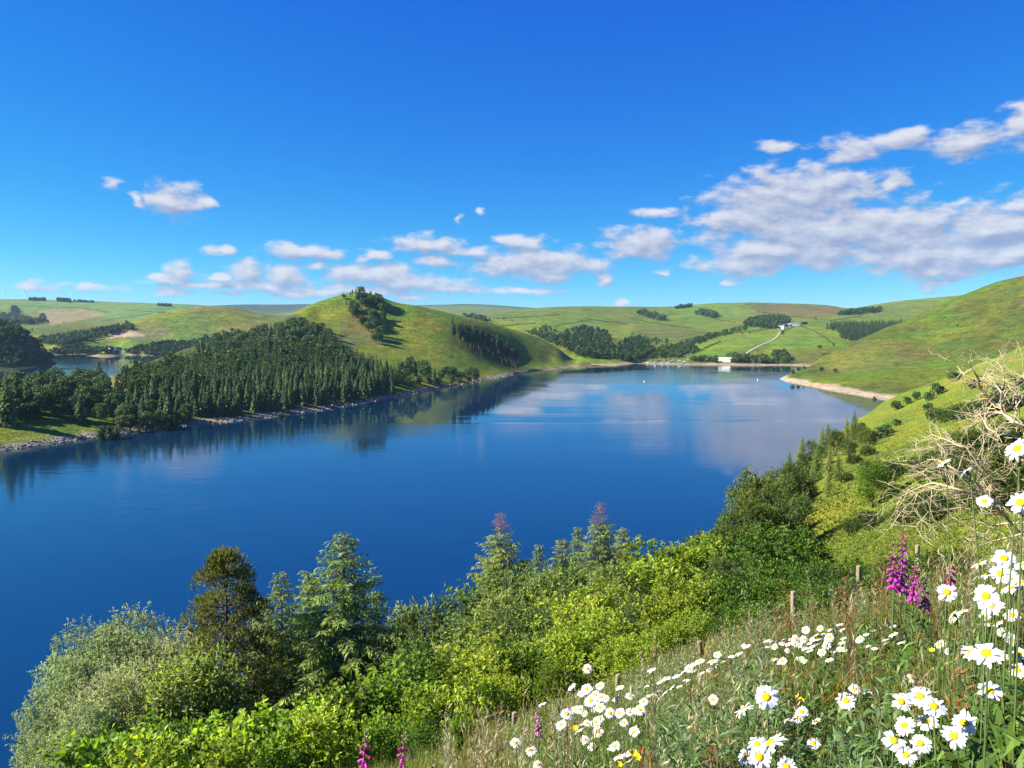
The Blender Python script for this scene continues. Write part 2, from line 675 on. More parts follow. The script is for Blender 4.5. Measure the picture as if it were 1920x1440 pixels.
    def grid(self, th0, th1, nth, r0, r1, nr, zmin=None):
        th = np.linspace(R(th0), R(th1), nth)
        r = np.exp(np.linspace(math.log(r0), math.log(r1), nr))
        T, RR = np.meshgrid(th, r)
        Z = self.polar(T, RR)
        if zmin is not None:
            Z = np.maximum(Z, zmin)
        V = np.stack([RR * np.sin(T), RR * np.cos(T), Z], -1).reshape(-1, 3)
        i = np.arange(nr - 1)[:, None] * nth + np.arange(nth - 1)[None, :]
        q = np.stack([i, i + 1, i + nth + 1, i + nth], -1).reshape(-1, 4)
        return V, q


near_pts = []
# bearing (deg), then (range, height relative to the eye)
NEAR = {
    -75: [(0.4, -1.55), (1.5, -1.7), (3, -2.3), (6, -4.2), (12, -8.6), (25, -18), (50, -34), (80, -48), (100, -56), (130, -62)],
    -50: [(0.4, -1.55), (1.5, -1.7), (3, -2.4), (6, -4.6), (12, -9.2), (25, -18.5), (50, -34), (85, -49), (110, -56), (140, -62)],
    -33: [(0.4, -1.55), (1.5, -1.7), (3, -2.4), (6, -4.5), (12, -9.0), (25, -18), (45, -30.5), (80, -47), (106, -55.5), (140, -61)],
    -18: [(0.4, -1.55), (1.5, -1.65), (3, -2.25), (6, -4.2), (12, -8.0), (20, -13.5), (45, -29.5), (80, -45), (118, -55.5), (150, -61)],
    0:   [(0.4, -1.55), (1.2, -1.5), (2, -1.75), (5, -3.3), (10, -6.0), (16, -9.0), (25, -15), (40, -24), (80, -40), (145, -55.5), (180, -61)],
    8:   [(0.4, -1.5), (1.2, -1.45), (2, -1.65), (5, -3.0), (10, -5.4), (16, -7.9), (25, -13), (40, -21), (80, -36), (165, -55.5), (200, -61)],
    15:  [(0.4, -1.45), (1.2, -1.35), (2, -1.5), (5, -2.65), (10, -4.7), (16, -6.9), (25, -11), (45, -19), (90, -33), (150, -46), (215, -55.5), (260, -61)],
    22:  [(0.4, -1.4), (1.2, -1.25), (2, -1.4), (5, -2.2), (10, -4.1), (16, -6.3), (25, -9.6), (45, -16), (90, -27)],
    27:  [(0.4, -1.35), (1.2, -1.15), (2, -1.3), (5, -2.05), (10, -3.7), (18, -6.3), (45, -12.6), (90, -20)],
    33:  [(0.4, -1.3), (1.2, -1.05), (2, -1.1), (4, -1.6), (10, -3.2), (18, -5.3), (45, -9.0), (90, -12.5)],
    42:  [(0.4, -1.2), (1.2, -0.9), (2, -0.9), (4, -1.2), (10, -2.1), (18, -3.3), (45, -4.5), (90, -5), (150, -4), (300, 0), (480, 2), (600, -10), (750, -30)],
    58:  [(0.4, -1.2), (1.2, -0.8), (2, -0.7), (4, -0.3), (10, 0.8), (18, 2.5), (45, 8), (90, 14), (150, 20), (300, 28), (480, 30), (700, 10)],
    75:  [(0.4, -1.2), (1.2, -0.8), (2, -0.6), (4, 0.2), (10, 2), (18, 5), (45, 15), (90, 28), (150, 38), (300, 50), (480, 50), (700, 30)],
}
for b, row in NEAR.items():
    for r, dz in row:
        near_pts.append(('A', b, r, HC + dz))
near_pts += [('C', px, py, dp, 0.03) for px, py, dp in [(1668, 751, 520), (1690, 743, 500), (1715, 734, 490), (1745, 723, 480), (1775, 711, 470), (1805, 700, 465), (1835, 688, 460), (1865, 676, 455), (1895, 665, 450), (1925, 653, 445), (1980, 630, 440)]]
near_pts += [('P', px, py, dp) for px, py, dp in [(1590, 850, 240), (1640, 815, 270), (1700, 795, 270), (1760, 775, 265), (1820, 755, 260), (1900, 722, 255), (1530, 930, 140), (1590, 905, 140), (1650, 885, 140), (1720, 860, 138), (1800, 832, 135), (1900, 795, 130),
                                                   (1650, 785, 390), (1720, 757, 385), (1800, 728, 370), (1900, 690, 355)]]
near_pts += [('T', px, py) for px, py in [(1660, 757), (1640, 768), (1610, 788), (1580, 810), (1550, 834), (1520, 858), (1490, 882), (1460, 906), (1430, 930), (1400, 954)]]
near_pts += [('A', b_, r_, -14.0) for b_ in (-75, -60, -45, -33, -22, -11, 0, 7, 13) for r_ in (230, 340, 500, 700, 880) if not (b_ > 5 and r_ < 300)]
near_pts += [('Z', px, dp, -14.0) for px, dp in [(1400, 330), (1400, 450), (1400, 600), (1400, 780), (1470, 420), (1470, 560), (1470, 740), (1530, 480), (1530, 620), (1530, 760), (1580, 540), (1580, 660), (1620, 590), (1640, 680), (1680, 660), (1740, 720)]]
NEARLAND = Land(near_pts, (-75, 75, 0.3, 900), (150, 110), amp=2.6, amp_scale=22.0)

RIGHTHILL = Land([
    ('S', 1478, 716), ('S', 1520, 724), ('S', 1570, 734), ('S', 1620, 743), ('S', 1665, 751), ('Z', 1720, 560, 0), ('Z', 1720, 500, -8), ('Z', 1800, 520, 2), ('Z', 1920, 520, 10),
    ('C', 1496, 697, 815), ('C', 1510, 690, 850), ('C', 1540, 669, 880), ('C', 1570, 655, 900), ('C', 1600, 640, 920), ('C', 1650, 618, 940), ('C', 1700, 600, 960), ('C', 1735, 581, 975),
    ('C', 1780, 563, 990), ('C', 1830, 545, 1000), ('C', 1870, 529, 1010), ('C', 1920, 517, 1020), ('C', 2050, 480, 1030), ('C', 2200, 450, 1030), ('C', 2500, 440, 1000),
    ('P', 1600, 690, 780), ('P', 1700, 680, 740), ('P', 1800, 640, 780), ('P', 1900, 600, 800), ('P', 1750, 630, 850), ('P', 1850, 570, 900), ('P', 1920, 650, 700), ('P', 1550, 690, 830),
    ('Z', 1480, 1000, -8), ('Z', 1540, 1100, -5), ('Z', 1700, 1250, 5), ('Z', 1900, 1300, 40), ('Z', 2200, 1300, 60), ('Z', 1440, 850, -9), ('Z', 1450, 1000, -10), ('Z', 2200, 620, 40), ('Z', 2500, 600, 60),
], (17, 51, 420, 1800), (110, 90), amp=5.0, amp_scale=70.0)

PROMO = Land([
    ('S', -500, 1010), ('S', -250, 930), ('S', -100, 872), ('S', 0, 846), ('S', 100, 832), ('S', 200, 817), ('S', 350, 799), ('S', 500, 784), ('S', 600, 770), ('S', 680, 757), ('S', 750, 743),
    ('S', 830, 727), ('S', 900, 714), ('S', 940, 707), ('S', 970, 701), ('S', 1010, 696), ('S', 1060, 691), ('S', 1100, 688),
    ('Z', -250, 500, 12), ('Z', 0, 520, 11), ('Z', 100, 560, 11), ('Z', 200, 600, 12), ('Z', -250, 700, 6), ('Z', 0, 700, 4), ('Z', 100, 730, 4), ('Z', 200, 760, 5),
    ('Z', -250, 800, -4), ('Z', 0, 800, -4), ('Z', 100, 830, -4), ('Z', 200, 880, -4), ('Z', 260, 1000, 0), ('Z', 300, 1200, -4), ('Z', 0, 1000, -12), ('Z', 100, 1100, -12), ('Z', -250, 1000, -12),
    ('Z', 300, 620, 15), ('Z', 300, 800, 22), ('Z', 400, 560, 16), ('Z', 400, 800, 34), ('Z', 420, 1000, 38), ('Z', 500, 620, 21), ('Z', 500, 800, 41), ('Z', 500, 980, 50), ('Z', 440, 1250, 20),
    ('Z', 600, 640, 18), ('Z', 600, 780, 40), ('Z', 660, 780, 33),
    ('P', 555, 590, 900), ('C', 580, 576, 925), ('C', 620, 564, 950), ('C', 648, 556, 965), ('C', 680, 553, 970), ('C', 715, 561, 975), ('C', 735, 569, 980), ('C', 780, 576, 985),
    ('C', 850, 590, 1015), ('C', 900, 602, 1040), ('C', 950, 619, 1065), ('C', 1000, 640, 1080), ('C', 1050, 662, 1085), ('P', 1085, 678, 1078), ('Z', 1095, 1130, 0),
    ('Z', 600, 900, 67), ('Z', 640, 900, 66), ('Z', 680, 900, 62), ('Z', 720, 900, 58), ('Z', 760, 900, 54), ('Z', 600, 845, 54), ('Z', 640, 845, 50), ('Z', 680, 845, 45), ('Z', 720, 845, 41), ('P', 800, 645, 860), ('P', 740, 665, 790), ('P', 860, 670, 850), ('P', 900, 650, 930), ('P', 940, 665, 960), ('P', 985, 668, 1010),
    ('P', 1030, 676, 1045), ('Z', 720, 640, 8), ('Z', 760, 680, 9),
    ('Z', 700, 1300, 30), ('Z', 850, 1300, 20), ('Z', 1000, 1250, -8), ('Z', 1110, 1210, -9), ('Z', 600, 1300, 20), ('Z', 1150, 1100, -10), ('Z', 1140, 980, -10), ('Z', 1100, 1400, -12),
    ('Z', 900, 1400, -6), ('Z', 700, 1500, -6), ('Z', 500, 1450, -6), ('Z', 350, 1450, -10),
], (-57, 9, 230, 1950), (200, 120), amp=3.0, amp_scale=55.0)

WOODHILL = Land([
    ('S', 97, 684), ('S', 60, 690), ('S', 0, 697), ('S', -150, 708), ('S', -350, 716),
    ('P', 95, 676, 1110), ('C', 85, 665, 1110), ('C', 60, 640, 1130), ('C', 32, 619, 1150), ('C', 0, 607, 1160), ('C', -60, 590, 1170), ('C', -150, 580, 1180), ('C', -350, 560, 1180), ('C', -600, 560, 1150),
    ('P', 40, 665, 1070), ('P', -50, 640, 1040), ('P', -250, 640, 990), ('Z', 110, 1100, -8), ('Z', 105, 1200, -8), ('Z', 130, 1000, -10), ('Z', 130, 1300, -10), ('Z', 60, 1350, -5), ('Z', -100, 1450, 0), ('Z', -500, 1450, 10),
    ('Z', -500, 800, -8), ('Z', -200, 860, -8),
], (-57, -28, 900, 2100), (70, 50), amp=6.0, amp_scale=50.0)

FARLAND = Land([
    ('S', 97, 668), ('S', 150, 667), ('S', 210, 665), ('S', 1100, 687), ('S', 1150, 686), ('S', 1190, 682), ('S', 1250, 684), ('S', 1300, 685), ('S', 1400, 686), ('S', 1460, 686), ('S', 1530, 687), ('Z', 1600, 1200, -3), ('Z', 1800, 1300, -3),
    ('Z', -300, 1400, -2), ('Z', 0, 1450, -3), ('Z', 300, 1400, -3), ('Z', 450, 1400, -3), ('Z', 650, 1350, -3), ('Z', 850, 1300, -3), ('Z', 1000, 1250, -3), ('Z', 1900, 1400, 10), ('Z', 2300, 1400, 20),
    ('Z', -300, 1250, -12), ('Z', 0, 1280, -12), ('Z', 300, 1250, -12), ('Z', 650, 1200, -12), ('Z', 1000, 1100, -12), ('Z', 1300, 950, -12), ('Z', 1600, 1000, -14), ('Z', 2300, 1150, -5),
    # left: valley behind the dam, brown hill, turbine hill
    ('P', 110, 655, 1500), ('P', 200, 655, 1480), ('P', 150, 640, 1620), ('P', 240, 640, 1620), ('P', 240, 622, 1750), ('P', 300, 640, 1650), ('P', 300, 615, 1780), ('P', 400, 620, 1780), ('P', 330, 660, 1480), ('P', 480, 625, 1750),
    ('C', 195, 617, 1830), ('C', 240, 603, 1900), ('C', 270, 594, 1950), ('C', 300, 585, 1980), ('C', 340, 579, 2000), ('C', 375, 575.5, 2000), ('C', 420, 576, 2020), ('C', 450, 580, 2040), ('C', 490, 588, 2060), ('C', 560, 600, 2080),
    ('P', 30, 625, 1900), ('P', 100, 630, 1850), ('P', 60, 613, 2250), ('P', 150, 608, 2500), ('P', -150, 620, 2000), ('P', -200, 600, 2600),
    ('P', 0, 608, 2900), ('P', 80, 605, 2950), ('P', 170, 603, 3000), ('P', 100, 585, 3500), ('P', 250, 590, 3300), ('P', 0, 585, 3500), ('P', 330, 585, 3400),
    ('C', -300, 558, 4200, .012), ('C', -100, 561, 4200, .012), ('C', 0, 562, 4200, .012), ('C', 80, 562, 4200, .012), ('C', 180, 566, 4250, .012), ('C', 280, 571, 4300, .012), ('C', 370, 575, 4400, .012), ('C', 450, 582, 4500, .012),
    # right of the round hill
    ('P', 640, 610, 2200), ('P', 760, 605, 2300), ('C', 860, 594, 2700, .006), ('P', 950, 605, 2000), ('P', 920, 620, 1700), ('C', 990, 584, 3000), ('C', 1050, 581.5, 3100), ('C', 1120, 580, 3150), ('C', 1190, 580, 3200), ('C', 1250, 578, 3150),
    ('C', 1300, 572, 3050), ('C', 1350, 568.5, 3000), ('C', 1400, 567.5, 3000), ('C', 1450, 568, 3000), ('C', 1500, 569.5, 3000), ('C', 1550, 572, 2950), ('C', 1590, 578, 2900), ('C', 1625, 577, 3100), ('C', 1680, 571, 3200), ('C', 1740, 565, 3200),
    ('C', 1850, 558, 3200), ('C', 2100, 550, 3200), ('C', 2400, 550, 3200),
    ('P', 1000, 620, 1650), ('P', 1020, 650, 1320), ('P', 1060, 640, 1450), ('P', 1100, 660, 1250), ('P', 1100, 615, 1900), ('P', 1150, 610, 2050), ('P', 1160, 645, 1480), ('P', 1200, 650, 1420), ('P', 1200, 600, 2350), ('P', 1230, 630, 1750), ('P', 1300, 622, 1850),
    ('P', 1280, 655, 1350), ('P', 1350, 650, 1350), ('P', 1400, 640, 1480), ('P', 1300, 637, 1560), ('P', 1400, 618, 1800), ('P', 1470, 614, 1850), ('P', 1450, 650, 1350), ('P', 1510, 605, 2000), ('P', 1540, 640, 1480), ('P', 1560, 660, 1300), ('P', 1600, 625, 1700), ('P', 1600, 600, 2200), ('P', 1700, 595, 2300),
    ('P', 1350, 595, 2450), ('P', 1450, 590, 2550), ('P', 1550, 588, 2500), ('P', 1270, 592, 2550),
    # distant ridge
    ('C', -300, 578, 7500, .01), ('C', 0, 580, 7500, .01), ('C', 300, 573, 7500, .01), ('C', 400, 574, 7500, .01), ('C', 450, 571, 7500, .01), ('C', 510, 572, 7500, .01), ('C', 560, 571.5, 7500, .01), ('C', 640, 574, 7500, .01), ('C', 720, 576, 7200, .01), ('C', 780, 577, 7000, .01), ('C', 830, 574, 7000, .01),
    ('C', 880, 572, 7000, .01), ('C', 930, 574, 7000, .01), ('C', 980, 579, 7000, .01), ('C', 1050, 584, 7000, .01), ('C', 1200, 588, 7000, .01), ('C', 1600, 584, 7000, .01), ('C', 2000, 580, 7000, .01), ('C', 2400, 580, 7000, .01),
    ('Z', -300, 12000, 20), ('Z', 300, 12000, 20), ('Z', 960, 12000, 20), ('Z', 1600, 12000, 20), ('Z', 2400, 12000, 20),
], (-57, 57, 1050, 13000), (330, 130), amp=5.0, amp_scale=160.0, lam=2e-6)


def poly_mask(px, py, poly, jit=0.0):
    if jit:
        px = px + (jit * 2) * fbm(px / 9.0 + 3, py / 4.0 + 1, 3)
        py = py + jit * fbm(px / 9.0 + 31, py / 4.0 + 17, 3)
    inside = np.zeros(px.shape, bool)
    n = len(poly)
    for i in range(n):
        x0, y0 = poly[i]
        x1, y1 = poly[(i + 1) % n]
        if y0 == y1:
            continue
        c = ((y0 > py) != (y1 > py)) & (px < (x1 - x0) * (py - y0) / (y1 - y0) + x0)
        inside ^= c
    return inside


G_BRIGHT = np.array((0.111, 0.174, 0.016))
G_YELL = np.array((0.159, 0.196, 0.019))
G_DEEP = np.array((0.063, 0.122, 0.016))
G_OLIVE = np.array((0.104, 0.115, 0.026))
G_BROWN = np.array((0.137, 0.111, 0.046))
G_STRAW = np.array((0.244, 0.200, 0.089))
G_SHORE = np.array((0.296, 0.244, 0.170))
G_ROCK = np.array((0.252, 0.215, 0.170))
G_BRACK = np.array((0.044, 0.070, 0.015))


def blend(c, col, k):
    k = np.clip(np.asarray(k, float), 0, 1)[:, None]
    return c * (1 - k) + col * k


def sstep(x, a, b):
    t = np.clip((x - a) / (b - a), 0, 1)
    return t * t * (3 - 2 * t)


def ground_material(name, fine, bump_scale, bump=0.5, patch=0.03, terrace=0.0):
    """pasture: colour of the field from the mesh, broken up by tufts and patches"""
    m, t, out = new_mat(name)
    at = t.n('ShaderNodeAttribute', attribute_name='Col')
    geo = t.n('ShaderNodeNewGeometry')
    P = geo.outputs['Position']
    n1 = t.noise(P, fine, 6.0, 0.68)
    n2 = t.noise(P, patch, 5.0, 0.6)
    n3 = t.noise(P, fine * 0.22, 4.0, 0.65, dist=0.6)
    k = t.math('ADD', t.mapr(n1, 0.3, 0.7, 0.62, 1.38), t.mapr(n3, 0.3, 0.7, -0.22, 0.22))
    if terrace:                                # sheep tracks and rushy bands that follow the contours
        n4 = t.noise(t.vmath('MULTIPLY', P, (terrace * 0.11, terrace * 0.11, terrace * 0.8)), 1.0, 4.0, 0.6)
        k = t.math('MULTIPLY', k, t.mapr(n4, 0.34, 0.66, 0.84, 1.12))
        scar = t.mapr(t.noise(t.vmath('MULTIPLY', P, (terrace * 0.06, terrace * 0.06, terrace * 0.5)), 2.3, 2.0, 0.5), 0.60, 0.68, 1.0, 0.84)
        k = t.math('MULTIPLY', k, scar)
    sc = t.n('ShaderNodeVectorMath', operation='SCALE')
    t.put(sc.inputs[0], at.outputs['Color'])
    t.put(sc.inputs['Scale'], k)
    warm = t.vmath('MULTIPLY', sc.outputs[0], (1.25, 1.0, 0.9))
    cool = t.vmath('MULTIPLY', sc.outputs[0], (0.85, 1.0, 1.0))
    c = t.mix(t.mapr(n2, 0.35, 0.65, 0, 1), cool, warm)
    b = t.n('ShaderNodeBsdfPrincipled')
    t.put(b.inputs['Base Color'], c)
    b.inputs['Roughness'].default_value = 0.9
    b.inputs['Specular IOR Level'].default_value = 0.08
    bp = t.n('ShaderNodeBump')
    bp.inputs['Strength'].default_value = bump
    bp.inputs['Distance'].default_value = bump_scale
    t.put(bp.inputs['Height'], t.math('ADD', n1, n3))
    t.put(b.inputs['Normal'], bp.outputs[0])
    t.put(out.inputs['Surface'], b.outputs[0])
    return m


def terrain(name, land, th0, th1, nth, r0, r1, nr, paint, mat, zmin=-9.0):
    V, q = land.grid(th0, th1, nth, r0, r1, nr, zmin)
    px, py = to_pix(V[:, 0], V[:, 1], V[:, 2])
    x, y, z = V.T
    c = paint(x, y, z, px, py)
    keep = (V[q][:, :, 2].max(1) > zmin + 0.01)
    me = mesh_np(name, V, q[keep], None, [mat], None, c, True)
    o = obj(name, me)
    tag(o, kind='structure')
    return o


def steep(land, x, y, e):
    dzx = (land.at(x + e, y) - land.at(x - e, y)) / (2 * e)
    dzy = (land.at(x, y + e) - land.at(x, y - e)) / (2 * e)
    return np.hypot(dzx, dzy)


def paint_near(x, y, z, px, py):
    r = np.hypot(x, y)
    n = fbm(x / 18, y / 18, 5)
    n2 = fbm(x / 5 + 7, y / 5, 4)
    c = np.tile(G_YELL * 0.95, (len(x), 1))
    c = blend(c, G_BRIGHT, sstep(n, -0.05, 0.18))
    c = blend(c, G_OLIVE, sstep(n2, 0.02, 0.25) * 0.6)
    c = blend(c, G_BRACK * 1.2, sstep(fbm(x / 30 + 5, y / 30 + 2, 4), 0.04, 0.2) * sstep(r, 30, 60) * 0.55)
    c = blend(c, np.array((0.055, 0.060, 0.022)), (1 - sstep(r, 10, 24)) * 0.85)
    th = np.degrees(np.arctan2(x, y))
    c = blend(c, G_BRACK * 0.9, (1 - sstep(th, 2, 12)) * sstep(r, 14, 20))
    c = blend(c, G_SHORE * 0.5, 1 - sstep(z, 0.3, 1.0))
    return c


def paint_right(x, y, z, px, py):
    n = fbm(x / 60, y / 60, 5)
    n2 = fbm(x / 22 + 7, y / 22, 4)
    c = np.tile(np.array((0.092, 0.142, 0.015)), (len(x), 1))
    c = blend(c, np.array((0.080, 0.098, 0.018)), sstep(n, -0.15, 0.12) * 0.8)
    c = blend(c, G_BROWN * 0.7, sstep(n2, 0.02, 0.2) * 0.28)
    c = blend(c, G_BRACK * 0.9, sstep(fbm(x / 9 + 4, y / 9, 4), 0.08, 0.22) * 0.5)
    c = blend(c, G_BRIGHT * 0.85, sstep(fbm(x / 90 + 2, y / 90 + 8, 3), 0.05, 0.22) * 0.8)
    c = blend(c, G_BROWN * 1.05, poly_mask(px, py, [(1500, 690), (1620, 640), (1760, 640), (1720, 690), (1560, 700)], 8) * 0.28)
    c = blend(c, np.array((0.07, 0.055, 0.04)), (poly_mask(px, py, [(1850, 585), (1925, 555), (1925, 580), (1880, 592)], 14) & (n2 > 0)) * 0.7)
    shore = 1 - sstep(z + 3.0 * n2, 2.2, 3.6)
    c = blend(c, G_SHORE * 1.15, shore)
    return c


def paint_promo(x, y, z, px, py):
    n = fbm(x / 50, y / 50, 5)
    n2 = fbm(x / 14 + 7, y / 14, 4)
    c = np.tile(G_BRIGHT * 0.95, (len(x), 1))
    c = blend(c, G_YELL * 0.95, sstep(n, -0.1, 0.15))
    c = blend(c, G_OLIVE, sstep(n2, 0.05, 0.25) * 0.5)
    hill = (px > 560) & (py < 700)
    c = blend(c, G_BROWN * 1.25, (poly_mask(px, py, [(640, 600), (668, 585), (680, 640), (650, 668), (632, 650)], 6)) * 0.55)
    c = blend(c, G_STRAW * 0.8, (poly_mask(px, py, [(668, 608), (700, 620), (722, 650), (690, 650), (672, 630)], 6)) * 0.5)
    c = blend(c, G_YELL * 1.0, poly_mask(px, py, [(990, 630), (1110, 675), (1110, 690), (1040, 690), (975, 650)], 5) * 0.7)
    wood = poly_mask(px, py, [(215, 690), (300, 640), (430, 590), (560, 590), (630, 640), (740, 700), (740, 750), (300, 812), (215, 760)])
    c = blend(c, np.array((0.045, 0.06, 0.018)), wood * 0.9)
    c = blend(c, G_STRAW * 0.9, poly_mask(px, py, [(195, 716), (245, 712), (245, 726), (200, 726)]) * 0.9)
    shore = 1 - sstep(z + 1.5 * n2, 1.2, 2.6)
    rocks = np.clip(0.35 + 2.2 * fbm(x / 7, y / 7, 4), 0, 1)
    sc = G_SHORE[None, :] * (0.35 + 0.75 * rocks[:, None])
    k = shore[:, None]
    c = c * (1 - k) + sc * k
    return c


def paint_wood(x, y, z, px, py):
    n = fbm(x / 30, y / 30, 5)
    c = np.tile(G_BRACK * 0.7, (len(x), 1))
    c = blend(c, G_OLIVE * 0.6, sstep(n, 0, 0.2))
    return c


FIELDS = [  # outline in the photograph's pixels, colour, strength
    ([(70, 583), (150, 580), (196, 588), (190, 592), (118, 607), (95, 609), (78, 600)], G_BROWN * 1.35 + np.array((.05, .02, .015)), 0.9),
    ([(0, 563), (300, 568), (380, 576), (280, 600), (200, 600), (195, 588), (150, 580), (70, 583), (0, 580)], np.array((0.105, 0.20, 0.045)), 0.7),
    ([(15, 611), (180, 606), (210, 612), (120, 628), (30, 622)], G_YELL * 0.8, 0.7),
    ([(0, 588), (40, 584), (80, 605), (60, 609), (0, 610)], G_BRACK, 0.5),
    ([(235, 606), (300, 586), (375, 576), (450, 580), (500, 592), (430, 612), (300, 616)], G_YELL * 0.72, 0.85),
    ([(340, 577), (400, 573), (440, 577), (420, 584), (360, 583)], G_BROWN * 1.0, 0.4),
    ([(195, 622), (300, 611), (330, 630), (290, 640), (200, 632)], G_BROWN * 1.2, 0.65),
    ([(125, 645), (160, 628), (240, 640), (330, 645), (300, 660), (125, 662)], G_BRIGHT * 0.85, 0.7),
    ([(900, 600), (1030, 590), (1130, 590), (1080, 612), (1000, 620), (930, 612)], G_BRIGHT * 0.95, 0.8),
    ([(940, 612), (1010, 606), (1050, 620), (1000, 632), (950, 625)], G_BRIGHT * 1.12, 0.7),
    ([(1140, 618), (1180, 606), (1215, 612), (1180, 630), (1140, 640)], G_YELL * 0.95, 0.8),
    ([(1190, 612), (1280, 606), (1330, 620), (1290, 640), (1210, 645), (1180, 632)], G_OLIVE * 0.9, 0.7),
    ([(1240, 585), (1330, 592), (1345, 606), (1300, 616), (1250, 606)], G_BRIGHT * 0.9, 0.8),
    ([(1290, 572), (1390, 567), (1420, 585), (1400, 600), (1340, 595), (1280, 580)], np.array((0.11, 0.19, 0.025)), 0.8),
    ([(1420, 567), (1590, 577), (1560, 592), (1480, 596), (1420, 585)], G_BROWN * 0.85, 0.7),
    ([(1275, 650), (1330, 630), (1440, 618), (1490, 622), (1460, 640), (1400, 660), (1330, 667), (1275, 668)], G_BRIGHT * 1.12, 0.9),
    ([(1465, 625), (1520, 608), (1560, 612), (1590, 640), (1570, 660), (1470, 665), (1430, 655)], G_BRIGHT * 1.08, 0.9),
    ([(1480, 660), (1570, 655), (1560, 684), (1480, 684)], G_OLIVE, 0.6),
    ([(1380, 655), (1440, 640), (1450, 652), (1400, 668)], G_OLIVE, 0.4),
    ([(1560, 602), (1730, 572), (1740, 600), (1600, 605)], G_BRIGHT * 0.85, 0.7),
    ([(1380, 596), (1400, 590), (1410, 600), (1390, 604)], G_BROWN, 0.5),
    ([(192, 628), (215, 621), (250, 622), (274, 627), (268, 633), (230, 632), (200, 634)], np.array((0.30, 0.25, 0.19)), 0.85),
]


def paint_far(x, y, z, px, py):
    r = np.hypot(x, y)
    n = fbm(x / 260, y / 260, 5)
    n2 = fbm(x / 60 + 7, y / 60, 4)
    c = np.tile(G_BRIGHT * 0.95, (len(x), 1))
    c = blend(c, G_OLIVE, sstep(n, -0.1, 0.15) * 0.5)
    c = blend(c, G_BROWN, sstep(n2, 0.05, 0.25) * 0.35)
    vis = r < 5200
    for poly, col, k in FIELDS:
        c = blend(c, col, (poly_mask(px, py, poly, 3.0) & vis) * k)
    c = blend(c, np.array((0.026, 0.042, 0.024)), sstep(r, 5600, 6400) * (0.85 + 0.15 * np.sign(n2)))
    shore = 1 - sstep(z + 1.5 * n2, 1.3, 2.2)
    c = blend(c, G_SHORE * 0.95, shore * (r < 1700))
    return c


M_NEARG = ground_material("near_pasture", 2.2, 0.5, 0.7, 0.05)
M_RIGHTG = ground_material("hill_pasture", 0.55, 1.6, 0.9, 0.02, 0.55)
M_MIDG = ground_material("promontory_pasture", 0.5, 1.4, 0.8, 0.02, 0.5)
M_FARG = ground_material("far_pasture", 0.12, 4.0, 0.6, 0.006, 0.16)

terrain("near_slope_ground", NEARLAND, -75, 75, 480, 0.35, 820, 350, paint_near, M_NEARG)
terrain("right_hill", RIGHTHILL, 18, 50, 300, 440, 1700, 240, paint_right, M_RIGHTG)
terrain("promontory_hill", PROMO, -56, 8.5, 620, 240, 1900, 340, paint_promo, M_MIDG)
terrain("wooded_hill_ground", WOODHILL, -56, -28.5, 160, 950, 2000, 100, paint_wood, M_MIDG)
terrain("far_hills", FARLAND, -56, 56, 900, 1080, 12500, 300, paint_far, M_FARG)

# ------------------------------------------------------------------ lake
m, t, out = new_mat("lake_water")
geo = t.n('ShaderNodeNewGeometry')
P = geo.outputs['Position']
rip1 = t.noise(t.vmath('MULTIPLY', P, (0.55, 1.0, 1)), 0.55, 4.0, 0.6)
rip2 = t.noise(t.vmath('MULTIPLY', P, (0.35, 1.0, 1)), 0.16, 3.0, 0.55)
calm = t.noise(t.vmath('MULTIPLY', P, (0.5, 1.0, 1)), 0.0055, 3.0, 0.5, dist=1.2)
calm2 = t.mapr(calm, 0.44, 0.56, 0.15, 1.25)
bp = t.n('ShaderNodeBump')
t.put(bp.inputs['Height'], t.math('MULTIPLY', t.math('MULTIPLY_ADD', rip2, 1.6, rip1), calm2))
bp.inputs['Strength'].default_value = 0.095
bp.inputs['Distance'].default_value = 0.35
b = t.n('ShaderNodeBsdfPrincipled')
b.inputs['Base Color'].default_value = (0.001, 0.020, 0.056, 1)
b.inputs['IOR'].default_value = 1.95
t.put(b.inputs['Roughness'], t.mapr(calm, 0.4, 0.6, 0.008, 0.045))
t.put(b.inputs['Normal'], bp.outputs[0])
t.put(out.inputs['Surface'], b.outputs[0])
M_WATER = m
LV = [(-2500, -300, 0), (2500, -300, 0), (2500, 2300, 0), (-2500, 2300, 0)]
o = obj("lake_water", mesh_np("lake_water", LV, [(0, 1, 2, 3)], None, [M_WATER]))
tag(o, kind='structure')
# ================================================================== plant builders
C_SPRUCE = np.array((0.072, 0.118, 0.034))
C_BROAD = np.array((0.062, 0.108, 0.024))
C_DARK = np.array((0.052, 0.088, 0.030))


def vcol(base, n, spread=0.25, hue=0.12):
    """n slightly different versions of a colour"""
    k = 1 + spread * rng.normal(size=(n, 1))
    h = rng.normal(size=(n, 1)) * hue
    c = np.clip(k, 0.35, 1.9) * base * np.concatenate([1 + h, np.ones((n, 1)), 1 - h], 1)
    return np.clip(c, 0.002, 1)


